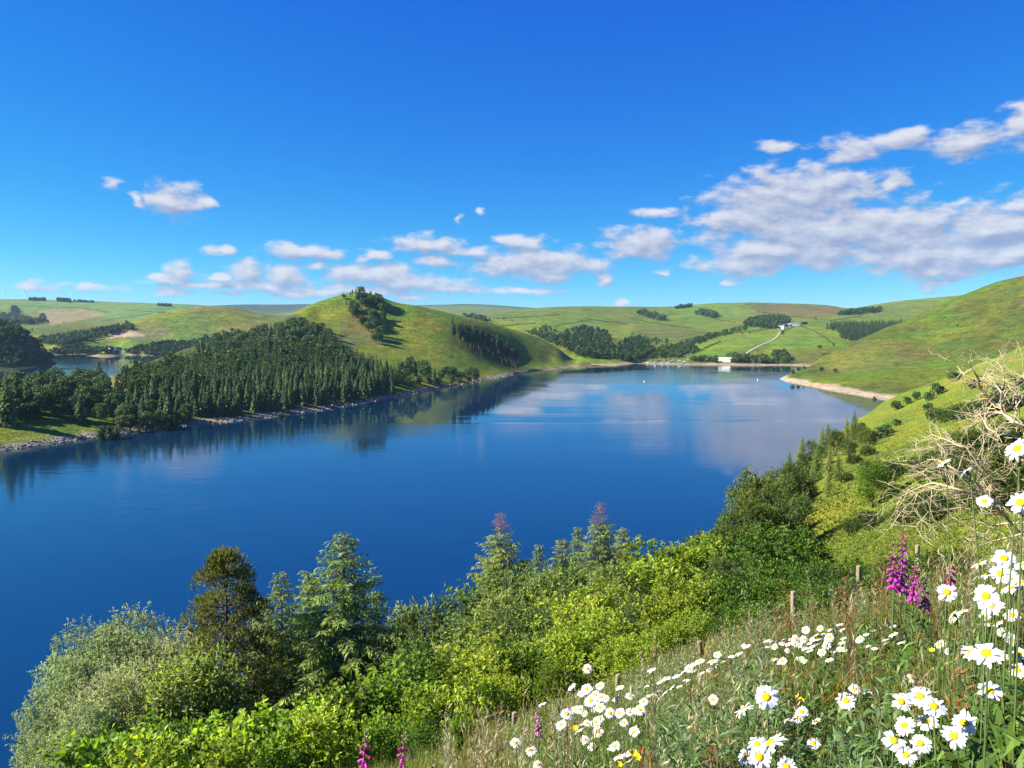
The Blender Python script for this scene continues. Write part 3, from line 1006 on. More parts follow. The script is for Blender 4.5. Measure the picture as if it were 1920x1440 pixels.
def mid_conifer(levels=15, per=7, rad=0.18, bare=0.06, power=0.85, col=C_SPRUCE, fan=3, tip=2.1):
    """spruce of unit height: whorls of drooping branches, each a small fan"""
    tr, cr = MB(), MB()
    tr.tube([(0, 0, -0.03), (0.004, 0, 0.5), (0, 0.003, 0.97)], [0.014, 0.009, 0.002], 5, (0.10, 0.08, 0.06))
    P, D, U, L, W, C = [], [], [], [], [], []
    for k in range(levels):
        f = (k + rng.random() * 0.6) / levels
        z = bare + (1 - bare) * f
        Rz = rad * (1 - f) ** power * rng.uniform(0.82, 1.15) + 0.012
        a0 = rng.random() * 6.28
        for j in range(per):
            a = a0 + j * 6.283 / per + rng.normal() * 0.15
            rl = Rz * rng.uniform(0.7, 1.18)
            for m in range(fan):
                aa = a + (m - (fan - 1) / 2) * 0.36 + rng.normal() * 0.06
                ca, sa = math.cos(aa), math.sin(aa)
                c = col * rng.uniform(0.7, 1.3)
                zz = z + rng.normal() * 0.008
                if m % 2 == 0:                  # hanging spray near the branch end
                    P.append((ca * rl * 0.45, sa * rl * 0.45, zz + 0.012))
                    D.append((ca * 0.75, sa * 0.75, rng.uniform(-1.5, -0.5)))
                    U.append((ca, sa, 0.35))
                    l = rl * 0.85 + 0.012
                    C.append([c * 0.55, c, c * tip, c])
                else:                           # the branch itself
                    P.append((0, 0, zz))
                    D.append((ca, sa, rng.uniform(-0.35, 0.05) + 0.5 * f))
                    U.append((0, 0, 1.0))
                    l = rl
                    C.append([c * 0.3, c * 0.9, c * tip, c * 0.9])  # shade painted in: inner ends darkened, tips brightened for crown contrast
                L.append(l)
                W.append(l * 0.5 + 0.008)
    n = len(P)
    cr.leaves(P, D, np.array(U) + rng.normal(size=(n, 3)) * 0.25, L, W, (1, 1, 1), bend=0.12)
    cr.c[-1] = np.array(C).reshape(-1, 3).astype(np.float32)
    cr.leaves([(0, 0, 0.90)] * 3, [(0.05, 0, 1), (-0.04, 0.03, 1), (0, -0.05, 1)], [(1, 0, 0), (0, 1, 0), (1, 1, 0)], 0.10, 0.02, col * 1.4)
    return tr, cr


def lobes_of(nl, rx, rz, zc, flat=0.0):
    """centres and radii of a crown's lobes"""
    d = rand_dirs(nl)
    d[:, 2] = np.linspace(-0.85, 0.95, nl)
    d[:, :2] *= (np.sqrt(1 - d[:, 2] ** 2) / (np.hypot(d[:, 0], d[:, 1]) + 1e-6))[:, None]
    ctr = d * np.array((rx, rx, rz)) * rng.uniform(0.5, 0.8, size=(nl, 1)) + np.array((0, 0, zc))
    rr = rng.uniform(0.34, 0.56, size=nl) * rx
    return ctr, rr


def mid_broadleaf(nl=16, n=1500, rx=0.34, rz=0.42, zc=0.50, size=0.052, col=C_BROAD, trunk=0.3):
    """rounded tree of unit height: lobes of leaf clumps with gaps between"""
    tr, cr = MB(), MB()
    tr.tube([(0, 0, -0.04), (0.01, 0, trunk * 0.6), (0.0, 0.01, zc + 0.15)], [0.028, 0.02, 0.006], 5, (0.09, 0.075, 0.055))
    ctr, rr = lobes_of(nl, rx, rz, zc)
    for i in range(min(5, nl)):
        tr.tube([(0, 0, trunk * 0.55), tuple(ctr[i] * 0.5 + np.array((0, 0, zc * 0.3))), tuple(ctr[i])], [0.013, 0.009, 0.003], 4, (0.09, 0.075, 0.055))
    li = rng.integers(0, nl, n)
    d = rand_dirs(n)
    d[:, 2] = np.where(rng.random(n) < 0.7, np.abs(d[:, 2]), d[:, 2])
    P = ctr[li] + d * rr[li][:, None] * rng.uniform(0.72, 1.08, size=(n, 1))
    N = unit(d + 0.55 * rng.normal(size=(n, 3)))
    T = unit(np.cross(N, rand_dirs(n)))
    lob = rng.uniform(0.78, 1.22, size=nl)[li][:, None]
    c = vcol(col, n, 0.22, 0.10) * lob
    s = size * rng.uniform(0.7, 1.35, size=n)
    cr.leaves(P - T * s[:, None] * 0.5, T, N, s, s * 0.85, c, bend=0.1)
    return tr, cr


def mid_pine(col=C_DARK):
    """tall plantation pine: long bare trunk, crown in the top half"""
    tr, cr = MB(), MB()
    tr.tube([(0, 0, -0.03), (0.006, 0.002, 0.5), (0, 0, 0.95)], [0.020, 0.015, 0.005], 5, (0.30, 0.245, 0.20))
    t2, c2 = mid_conifer(9, 6, 0.115, 0.50, 0.5, col, 3, 1.5)
    cr.merge(c2)
    return tr, cr


def lite_tree(col, kind):
    """far-off tree for woods that read as one mass"""
    m = MB()
    if kind == 'c':
        t, c = mid_conifer(8, 6, 0.22, 0.03, 0.8, col, 2)
    else:
        t, c = mid_broadleaf(9, 150, 0.42, 0.42, 0.48, 0.17, col)
    m.merge(c)
    return m


class Kind:
    def __init__(self, name, builders, crown_mat, trunk_mat=M_BARK):
        self.name, self.v = name, []
        for tr, cr in builders:
            both = MB()
            both.merge(cr)
            nb = MB()
            nb.merge(tr)
            nb.qm = [np.ones_like(a) for a in nb.qm]
            nb.tm = [np.ones_like(a) for a in nb.tm]
            both.merge(nb)
            self.v.append((tr.mesh(name + "_trunk", [trunk_mat], True), cr.mesh(name + "_crown", [crown_mat]), both.mesh(name, [crown_mat, trunk_mat])))

    def put(self, x, y, z, h, parts=True, wide=1.0, variant=None, name=None):
        tr, cr, both = self.v[random.randrange(len(self.v)) if variant is None else variant]
        sc = (h * wide, h * wide, h)
        rz = random.random() * 6.28
        if parts:
            o = obj(name or self.name, None, None, (x, y, z), rz, sc)
            o.empty_display_size = 0.2
            obj("trunk", tr, o)
            obj("crown", cr, o)
        else:
            o = obj(name or self.name, both, None, (x, y, z), rz, sc)
        return o


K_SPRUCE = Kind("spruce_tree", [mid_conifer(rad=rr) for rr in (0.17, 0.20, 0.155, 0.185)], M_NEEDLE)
K_PINE = Kind("pine_tree", [mid_pine() for _ in range(3)], M_NEEDLE)
K_BROAD = Kind("broadleaf_tree", [mid_broadleaf(), mid_broadleaf(17, 1600, 0.38, 0.40), mid_broadleaf(14, 1300, 0.30, 0.44), mid_broadleaf(18, 1600, 0.42, 0.40, 0.48)], M_MIDLEAF)
K_SHRUB = Kind("shrub", [mid_broadleaf(9, 520, 0.55, 0.45, 0.45, 0.12, C_BROAD * 0.95, 0.15), mid_broadleaf(11, 560, 0.62, 0.42, 0.45, 0.12, C_BROAD * 0.85, 0.15)], M_MIDLEAF)
tick('kinds')

# ------------------------------------------------------------------ finding places


def hit(land, px, py, r0, r1, n=500):
    """where the sight line through a pixel first meets a landform"""
    a, q = pix(px, py)
    r = np.exp(np.linspace(math.log(r0), math.log(r1), n))
    z = land.polar(np.full(n, a), r)
    k = np.nonzero(z >= HC + q * r)[0]
    if not len(k):
        return None
    rr = r[k[0]]
    return rr * math.sin(a), rr * math.cos(a), float(z[k[0]])


def spot(land, px, depth):
    """ground below a photograph column at a depth ahead of the viewpoint"""
    x = depth * (px - 960.0) / F
    return x, depth, float(land.at(x, depth))


def rise(px, py, x, y):
    """height of the sight line through a pixel above a place on the plan"""
    return HC + pix(px, py)[1] * math.hypot(x, y)


def hits(land, pxs, pys, r0, r1, n=260):
    """many sight lines at once"""
    aq = np.array([pix(a, b) for a, b in zip(pxs, pys)])
    r = np.exp(np.linspace(math.log(r0), math.log(r1), n))
    A, RR = np.meshgrid(aq[:, 0], r, indexing='ij')
    Z = land.polar(A, RR)
    ok = Z >= HC + aq[:, 1][:, None] * RR
    k = ok.argmax(1)
    good = ok.any(1) & (k > 0)
    i = np.arange(len(k))
    rr = r[k]
    return np.stack([rr * np.sin(aq[:, 0]), rr * np.cos(aq[:, 0]), Z[i, k]], 1)[good]


def scatter_px(land, poly, n, r0, r1):
    """points on a landform inside a photograph outline"""
    p = np.array(poly, float)
    lo, hi = p.min(0), p.max(0)
    out = np.empty((0, 2))
    while len(out) < n:
        c = rng.uniform(lo, hi, size=(n * 3, 2))
        out = np.concatenate([out, c[poly_mask(c[:, 0], c[:, 1], poly)]])
    return hits(land, out[:n, 0], out[:n, 1], r0, r1)


def scatter_plan(land, poly, spacing, zmin=1.5, jitter=0.35):
    """rows on the plan inside an outline of (photo column, range)"""
    pts = np.array([(r * (px - 960.0) / F, r) for px, r in poly])
    lo, hi = pts.min(0), pts.max(0)
    gx, gy = np.meshgrid(np.arange(lo[0], hi[0], spacing), np.arange(lo[1], hi[1], spacing))
    g = np.stack([gx.ravel(), gy.ravel()], 1)
    ca, sa = math.cos(0.5), math.sin(0.5)
    g = g + rng.uniform(-jitter, jitter, size=g.shape) * spacing
    g = g[poly_mask(g[:, 0], g[:, 1], pts)]
    z = land.at(g[:, 0], g[:, 1])
    k = z > zmin
    return np.concatenate([g[k], z[k][:, None]], 1)


def pcol(x, y, z):
    return float(to_pix(np.array(x), np.array(y), np.array(z))[0])


def wood(name, land_pts, h0, h1, mix, label, cat="wood", cols=None):
    """a far-off wood that reads as one mass"""
    m = MB()
    for x, y, z in land_pts:
        kind = 'c' if rng.random() < mix else 'b'
        tpl = LITE[kind][rng.integers(0, 4)]
        h = rng.uniform(h0, h1)
        wdt = h * rng.uniform(0.85, 1.2)
        a = rng.random() * 6.28
        M = np.array([[wdt * math.cos(a), -wdt * math.sin(a), 0, x], [wdt * math.sin(a), wdt * math.cos(a), 0, y], [0, 0, h, z - 0.3]])
        m.merge(tpl, M, rng.uniform(0.65, 1.35) * np.array((rng.uniform(0.85, 1.2), 1, rng.uniform(0.8, 1.15))))
    o = obj(name, m.mesh(name, [M_FARLEAF]))
    tag(o, label, cat, kind='stuff')
    return o


LITE = {'c': [lite_tree(C_SPRUCE * 0.8, 'c') for _ in range(4)], 'b': [lite_tree(C_BROAD * 0.9, 'b') for _ in range(4)]}

# ================================================================== the promontory's woods
# main plantation: the trees nearest the water as single trees, the ones behind as one mass
plant = scatter_plan(PROMO, [(232, 402), (330, 412), (420, 428), (500, 455), (600, 495), (680, 535), (735, 585), (742, 660), (700, 700), (620, 740), (520, 720), (420, 690), (330, 670), (262, 640), (228, 560)], 6.9, 2.2)
depth = np.hypot(plant[:, 0], plant[:, 1])
pcs = to_pix(plant[:, 0], plant[:, 1], plant[:, 2])[0]
front = np.interp(pcs, [232, 420, 600, 735], [372, 425, 490, 590])
order = np.argsort(depth - front)
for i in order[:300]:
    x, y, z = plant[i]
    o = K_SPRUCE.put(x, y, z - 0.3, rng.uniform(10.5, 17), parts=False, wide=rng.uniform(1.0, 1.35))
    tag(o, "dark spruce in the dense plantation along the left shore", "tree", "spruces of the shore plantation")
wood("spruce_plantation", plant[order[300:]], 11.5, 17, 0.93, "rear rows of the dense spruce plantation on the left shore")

# mixed wood between plantation and round hill
up = scatter_plan(PROMO, [(395, 715), (520, 730), (630, 745), (640, 790), (600, 830), (540, 850), (470, 860), (420, 840), (370, 780)], 10.5, 2)
its = []
for x, y, z in up:
    k = K_BROAD if rng.random() < 0.62 else K_SPRUCE
    o = k.put(x, y, z - 0.3, rng.uniform(8.5, 14), parts=False, wide=rng.uniform(1.0, 1.25), name="woodland_tree")
    tag(o, "tree in the mixed wood between the plantation and the round hill", "tree", "mixed wood on the hill's flank")

# clump on the round hill
clump = scatter_px(PROMO, [(668, 552), (700, 550), (716, 562), (722, 600), (714, 640), (704, 645), (692, 628), (668, 605), (656, 588), (662, 570)], 62, 700, 1150)
for x, y, z in clump:
    o = (K_BROAD if rng.random() < 0.75 else K_PINE).put(x, y, z - 0.3, rng.uniform(10, 15), parts=False, name="hill_tree", wide=rng.uniform(0.85, 1.1))
    tag(o, "broad dark tree in the clump on the round hill's shoulder", "tree", "tree clump on the round hill")
its = []
for px, py, h in [(644, 558, 8), (650, 575, 9), (657, 556, 9), (661, 555, 11), (667, 556, 12), (674, 555, 12)]:
    p = hit(PROMO, px, py + 3, 700, 1150)
    if p:
        o = (K_PINE if h > 8.5 else K_BROAD).put(p[0], p[1], p[2] - 0.3, h, parts=False, name="summit_tree")
        its.append((px, o))
number_from_left(its, "small tree standing on the bare summit of the round hill", "tree", "trees on the summit")

# tall pines in a strip down the hill
strip = scatter_px(PROMO, [(838, 640), (850, 634), (905, 650), (945, 668), (972, 684), (975, 692), (955, 692), (900, 668), (845, 650)], 95, 700, 1150)
for x, y, z in strip:
    o = K_PINE.put(x, y, z - 0.3, rng.uniform(20, 26), parts=False, wide=rng.uniform(0.8, 1.05))
    tag(o, "tall bare-trunked pine in the strip running down the round hill", "tree", "pine strip on the round hill")

# single trees along the left shore: kind, column, top, range
SHORE = [
    ('c', 8, 702, 372), ('c', 28, 700, 392), ('c', 48, 706, 400), ('c', 72, 690, 450), ('c', 96, 704, 430), ('c', 112, 716, 420), ('b', 128, 698, 450), ('b', 147, 704, 455), ('c', 146, 742, 398),
    ('b', 166, 690, 500), ('c', 184, 676, 520), ('b', 196, 706, 470), ('b', 178, 716, 440), ('b', 215, 728, 440), ('b', 205, 748, 420), ('b', 228, 752, 405), ('b', 240, 772, 398), ('b', 262, 752, 418),
    ('b', 280, 744, 425), ('b', 272, 768, 405), ('b', 296, 764, 408), ('c', 312, 742, 415), ('c', 336, 734, 430), ('c', 326, 758, 414), ('b', 190, 794, 372), ('b', 205, 796, 374), ('b', 252, 734, 450), ('c', 60, 726, 405),
    ('b', 20, 740, 385), ('b', 85, 740, 410), ('b', 120, 742, 412), ('b', 165, 738, 425), ('c', 228, 704, 560), ('c', 240, 690, 580), ('b', 523, 772, 462), ('b', 305, 722, 480), ('b', 345, 752, 425), ('b', 0, 760, 372), ('b', 285, 722, 470),
    ('b', 108, 752, 398), ('b', 72, 756, 392), ('b', 42, 752, 385), ('b', 184, 752, 408), ('b', 225, 774, 396),
]
groups = {'c': [], 'b': []}
for x, y, z in scatter_plan(PROMO, [(-70, 352), (60, 372), (160, 392), (236, 408), (232, 470), (150, 520), (-70, 500)], 12.5, 2.5):
    pc = pcol(x, y, z)
    if y > np.interp(pc, [-70, 60, 160, 236], [362, 384, 404, 416]):
        SHORE.append(('c' if rng.random() < 0.14 else 'b', pc, None, y, x, z))
for it in SHORE:
    kd, px, top, r = it[:4]
    if top is None:
        x, y, z = it[4], it[3], it[5]
        h = rng.uniform(11, 17)
    else:
        x, y, z = spot(PROMO, px, r)
        h = max(3.0, rise(px, top, x, y) - z)
    o = (K_SPRUCE if kd == 'c' else K_BROAD).put(x, y, z - 0.3, h, wide=rng.uniform(1.15, 1.5) if kd == 'c' else rng.uniform(0.8, 1.0) * (1.25 if h < 12 else 1.0))
    if top is None:
        tag(o, "tree in the close grove on the low point at far left", "tree", "grove on the low left point")
    else:
        groups[kd].append((px, o))
number_from_left(groups['c'], "conifer near the water on the left shore", "tree", "conifers by the left shore")
number_from_left(groups['b'], "rounded broadleaf tree near the water on the left shore", "tree", "broadleaf trees by the left shore")

BANK = [
    (738, 704, 632), (750, 686, 650), (757, 672, 672), (770, 662, 690), (779, 676, 690), (790, 670, 705), (800, 682, 700), (768, 704, 645), (785, 700, 660), (805, 698, 680), (814, 684, 715), (828, 690, 720), (840, 682, 745),
    (852, 686, 745), (846, 700, 715), (865, 694, 745), (874, 690, 760), (886, 684, 775), (892, 696, 772), (822, 706, 690), (862, 706, 725), (880, 702, 750),
]
its = []
for px, top, r in BANK:
    x, y, z = spot(PROMO, px, r)
    h = max(4.0, rise(px, top, x, y) - z)
    o = (K_BROAD if rng.random() < 0.85 else K_SPRUCE).put(x, y, z - 0.3, h, wide=rng.uniform(0.85, 1.15), name="bank_tree")
    its.append((px, o))
number_from_left(its, "tree on the lake bank below the round hill's green face", "tree", "bank trees below the round hill")
tick('promontory trees')

# ================================================================== far woods, each one mass
FW = [
    ("wood", FARLAND, [(1060, 628), (1095, 614), (1138, 625), (1150, 660), (1152, 686), (1105, 686), (1090, 670), (1030, 642)], 210, 9, 14, 0.2, "dark wood filling the valley mouth at the lake's far left corner"),
    ("wood", FARLAND, [(1162, 644), (1200, 634), (1222, 655), (1217, 672), (1190, 682), (1152, 684)], 110, 8, 13, 0.2, "dark wood on the spur left of the boats"),
    ("wood", FARLAND, [(1215, 655), (1290, 646), (1310, 660), (1270, 674), (1220, 674)], 70, 6, 9, 0.0, "light green trees behind the boats on the far shore"),
    ("wood", FARLAND, [(1262, 650), (1330, 629), (1400, 612), (1402, 619), (1340, 636), (1290, 657)], 90, 5, 9, 0.1, "scrubby wood following the stream between two far fields"),
    ("wood", FARLAND, [(1395, 613), (1405, 602), (1440, 594), (1475, 598), (1482, 609), (1460, 619), (1430, 617)], 110, 11, 16, 0.3, "wood sheltering the white farm"),
    ("spruce_plantation", FARLAND, [(1546, 617), (1560, 612), (1665, 609), (1700, 606), (1640, 636), (1605, 642), (1578, 634), (1572, 622)], 230, 14, 18, 1.0, "block of dark conifers above the right-hand hill's edge"),
    ("wood", FARLAND, [(1195, 590), (1205, 584), (1225, 592), (1250, 600), (1240, 603)], 40, 14, 20, 0.8, "line of dark conifers on the far hill's brow"),
    ("wood", FARLAND, [(1300, 590), (1320, 585), (1345, 592), (1340, 598)], 45, 12, 17, 0.4, "oval copse in a far green field"),
    ("wood", FARLAND, [(1264, 578.5), (1297, 574), (1297, 577), (1266, 580)], 40, 10, 15, 0.6, "small copse breaking the skyline above the far fields"),
    ("wood", FARLAND, [(1570, 592), (1600, 585), (1650, 581), (1650, 586), (1600, 591)], 60, 12, 18, 0.5, "dark belt of trees on the skyline saddle"),
    ("wood", FARLAND, [(1295, 676), (1345, 674), (1345, 682), (1300, 682)], 30, 5, 9, 0.1, "low trees on the far shore left of the white clubhouse"),
    ("wood", FARLAND, [(1365, 672), (1435, 674), (1452, 683), (1370, 683)], 60, 6, 11, 0.1, "trees at the water's edge right of the white clubhouse"),
    ("wood", FARLAND, [(1450, 667), (1475, 663), (1480, 682), (1456, 683)], 35, 6, 11, 0.1, "tall trees at the foot of the farm's fields"),
    ("wood", FARLAND, [(868, 592), (896, 596), (924, 604), (905, 607), (880, 600)], 26, 10, 15, 0.2, "field trees behind the round hill's right slope"),
    ("wood", FARLAND, [(1180, 626), (1240, 640), (1265, 650), (1255, 655), (1200, 640)], 16, 4, 7, 0.0, "scattered thorn trees on the brown slope"),
    ("wood", FARLAND, [(1020, 612), (1050, 622), (1060, 640), (1075, 655), (1050, 652), (1010, 634), (990, 625)], 60, 5, 9, 0.1, "hedge trees below the far left fields"),
    ("wood", FARLAND, [(60, 642), (170, 624), (240, 612), (252, 618), (190, 634), (120, 652)], 130, 10, 16, 0.5, "dark wood on the slope above the distant dam"),
    ("wood", FARLAND, [(85, 664), (140, 652), (170, 656), (240, 657), (320, 642), (420, 652), (430, 672), (330, 674), (225, 664), (110, 667)], 260, 6, 11, 0.1, "light green wood around the distant dam"),
    ("wood", FARLAND, [(330, 648), (440, 622), (490, 640), (440, 665), (340, 667)], 130, 8, 12, 0.2, "wood at the foot of the brown hill"),
    ("wood", FARLAND, [(0, 592), (20, 593), (55, 600), (86, 607), (60, 609), (0, 609)], 130, 14, 22, 0.3, "blue-green wood in the valley below the wind turbines"),
    ("wood", FARLAND, [(22, 578), (32, 578), (36, 590), (28, 598), (20, 594)], 40, 12, 18, 0.3, "narrow gully wood below the wind turbines"),
    ("wood", FARLAND, [(70, 605), (78, 590), (84, 592), (90, 607)], 18, 10, 14, 0.1, "trees at the left end of the brown ploughed field"),
    ("wood", FARLAND, [(55, 563.2), (86, 563.2), (86, 564.5), (55, 564.5)], 60, 15, 19, 0.9, "first shelter belt on the turbine hill's skyline"),
    ("wood", FARLAND, [(107, 563.8), (133, 566), (133, 568), (107, 565.5)], 60, 16, 22, 0.9, "second shelter belt on the turbine hill's skyline"),
    ("wood", FARLAND, [(138, 565.5), (176, 567), (176, 568), (138, 566.5)], 50, 10, 14, 0.9, "third, lower shelter belt on the turbine hill's skyline"),
    ("wood", FARLAND, [(296, 573), (323, 574.2), (323, 575.2), (296, 574.2)], 40, 12, 16, 0.9, "short shelter belt near the right end of the turbine hill"),
]
for nm, land, poly, n, h0, h1, mixk, lab in FW:
    pts = scatter_px(land, poly, int(n * 2.6), 1150, 5200)
    if len(pts):
        wood(nm, pts, h0, h1, mixk, lab)
pts = scatter_plan(WOODHILL, [(-120, 960), (60, 1000), (96, 1080), (98, 1150), (70, 1190), (-120, 1230)], 8.0, 2.0)
wood("wood", pts, 7, 12, 0.35, "shaded wood covering the dark hill at the left edge")

# lone trees in the far fields and on the right-hand hill
its = []
for land, px, py, h in [(FARLAND, 1467, 628, 11), (FARLAND, 1537, 655, 8), (FARLAND, 1563, 650, 7), (FARLAND, 1581, 656, 6), (FARLAND, 1405, 626, 5), (FARLAND, 1392, 628, 4), (FARLAND, 1327, 632, 7), (FARLAND, 1230, 638, 8), (FARLAND, 1250, 641, 8),
                        (FARLAND, 1530, 600, 9), (FARLAND, 1545, 670, 7), (FARLAND, 1553, 668, 7), (FARLAND, 945, 600, 9), (FARLAND, 960, 603, 7), (FARLAND, 120, 607, 8), (FARLAND, 60, 621, 8), (FARLAND, 1420, 658, 4)]:
    p = hit(land, px, py, 1150, 5000)
    if p:
        its.append((px, K_BROAD.put(p[0], p[1], p[2] - 0.3, h, parts=False, wide=1.15, name="field_tree")))
number_from_left(its, "lone small tree standing in the far fields", "tree", "lone trees in the far fields")
its = []
for px, py, h in [(1487, 702, 6), (1498, 696, 5), (1508, 692, 4), (1539, 697, 6), (1566, 700, 5.5), (1640, 752, 4), (1545, 666, 4), (1795, 612, 3)]:
    p = hit(RIGHTHILL, px, py, 480, 1400)
    if p:
        its.append((px, K_SHRUB.put(p[0], p[1], p[2] - 0.3, h, parts=False, wide=0.8, name="hill_shrub")))
number_from_left(its, "dark shrub on the big grassy hill at right", "shrub", "shrubs on the right-hand hill")
tick('far woods')
# ================================================================== near trees and bushes on the slope


def scaled(pair, k):
    for mb in pair:
        mb.v = [v * k for v in mb.v]
    return pair


def near_spruce(H=16.0, dead=0.0, seed=0, spread=0.44, tipcol=(0.36, 0.44, 0.105), incol=(0.050, 0.085, 0.026)):
    """spruce with layered branches and hanging sprays; dead = bare brown length at the top"""
    tr, cr = MB(), MB()
    lean = rng.normal(size=2) * 0.01
    ax = lambda z: np.array((lean[0] * z, lean[1] * z, z))
    tr.tube([ax(-0.6), ax(H * 0.5), ax(H * 0.97)], [0.24, 0.13, 0.02], 7, (0.12, 0.09, 0.07))
    incol, tipcol = np.array(incol), np.array(tipcol)
    P, D, U, L, W, C = [], [], [], [], [], []
    z = H * 0.10
    while z < H * 0.985:
        f = z / H
        green = z < H - dead
        nb = 7 if f < 0.8 else 6
        a0 = rng.random() * 6.28
        for j in range(nb):
            a = a0 + j * 6.283 / nb + rng.normal() * 0.2
            ln = min(4.3, (H - z) * spread + 0.22) * rng.uniform(0.62, 1.18)
            if rng.random() < 0.08:
                continue
            rad = np.array((math.cos(a), math.sin(a), 0.0))
            tan = np.array((-math.sin(a), math.cos(a), 0.0))
            up0 = 0.30 * f + rng.normal() * 0.08
            droop = (0.55 - 0.45 * f) * rng.uniform(0.8, 1.3)

            def at(s):
                return ax(z) + rad * ln * s + np.array((0, 0, ln * (up0 * s - droop * s * s + 0.32 * max(0, s - 0.55) ** 1.3)))
            pts = [at(s) for s in (0, 0.35, 0.7, 1.0)]
            if green:
                tr.tube(pts, [0.022 + 0.008 * ln, 0.018, 0.010, 0.004], 3, (0.10, 0.08, 0.06), cap=False)
            else:
                cr.tube(pts, [0.016, 0.012, 0.008, 0.004], 3, (0.30, 0.15, 0.085), cap=False)
            m = max(3, int(ln / 0.115))
            for i in range(m):
                s = (i + 0.6) / m
                if s < 0.12:
                    continue
                p = at(s)
                fr = (1 - s)
                for side in (-1, 1):
                    tl = (0.22 + 0.42 * ln * fr * 0.55) * rng.uniform(0.6, 1.2)
                    d = rad * 0.75 + tan * side * 0.8 + np.array((0, 0, -0.30 + rng.normal() * 0.18))
                    k = max(1, int(round(tl / 0.15))) if green else max(1, int(round(tl / 0.3)))
                    for q in range(k):
                        t = q / max(1, k)
                        pp = p + d * tl * t * 0.8 + np.array((0, 0, -0.10 * t * tl))
                        P.append(pp)
                        D.append(d + rng.normal(size=3) * 0.35 + np.array((0, 0, -0.25)))
                        U.append(np.array((0, 0, 1.0)) + rng.normal(size=3) * 0.45)
                        L.append(rng.uniform(0.24, 0.42) if green else rng.uniform(0.14, 0.28))
                        W.append(rng.uniform(0.055, 0.095) if green else 0.022)
                        if green:
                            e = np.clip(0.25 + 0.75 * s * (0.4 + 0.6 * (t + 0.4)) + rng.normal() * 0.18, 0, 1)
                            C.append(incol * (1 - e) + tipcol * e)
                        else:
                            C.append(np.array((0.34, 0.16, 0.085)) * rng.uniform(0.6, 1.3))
        z += (0.36 + 0.22 * (1 - f)) * (1.0 if green else 0.55)
    cr.leaves(P, D, U, L, W, np.array(C), bend=0.12)
    return scaled((tr, cr), 1.0 / H)


def near_pine(H=16.0):
    """dense brown-tipped pine, needles in upright tufts"""
    tr, cr = MB(), MB()
    tr.tube([(0, 0, -0.6), (0.1, 0, H * 0.5), (0, 0.05, H * 0.93)], [0.26, 0.16, 0.03], 7, (0.13, 0.095, 0.07))
    P, D, U, L, W, C = [], [], [], [], [], []
    base = np.array((0.185, 0.205, 0.075))
    dark = np.array((0.060, 0.070, 0.024))
    for k in range(230):
        f = rng.random() ** 0.9
        z = H * (0.18 + 0.80 * f)
        Rz = (1 - f) ** 0.70 * 4.1 * rng.uniform(0.35, 1.2) + 0.15
        a = rng.random() * 6.28
        c = np.array((math.cos(a) * Rz, math.sin(a) * Rz, z + rng.normal() * 0.1))
        tr.tube([(0, 0, z - 0.5 * Rz * 0.4), tuple(c * (0.5, 0.5, 1) - (0, 0, 0.2)), tuple(c)], [0.05, 0.03, 0.012], 3, (0.11, 0.085, 0.065), cap=False)
        n = 80
        d = rand_dirs(n)
        d[:, 2] = np.abs(d[:, 2]) * 1.1 - 0.15
        out = np.array((math.cos(a), math.sin(a), 0.2))
        d = unit(d + out * 0.5)
        r0 = rng.uniform(0.42, 0.68)
        p = c + d * r0 * rng.uniform(0.4, 1.0, size=(n, 1))
        P.append(p)
        D.append(unit(d + np.array((0, 0, 0.9)) + rng.normal(size=(n, 3)) * 0.3))
        U.append(rand_dirs(n))
        L.append(rng.uniform(0.16, 0.30, n))
        W.append(rng.uniform(0.06, 0.10, n))
        e = rng.random((n, 1)) ** 0.7
        C.append((dark * (1 - e) + base * e) * rng.uniform(0.75, 1.25))
    cr.leaves(np.concatenate(P), np.concatenate(D), np.concatenate(U), np.concatenate(L), np.concatenate(W), np.concatenate(C), bend=0.08)
    return scaled((tr, cr), 1.0 / H)


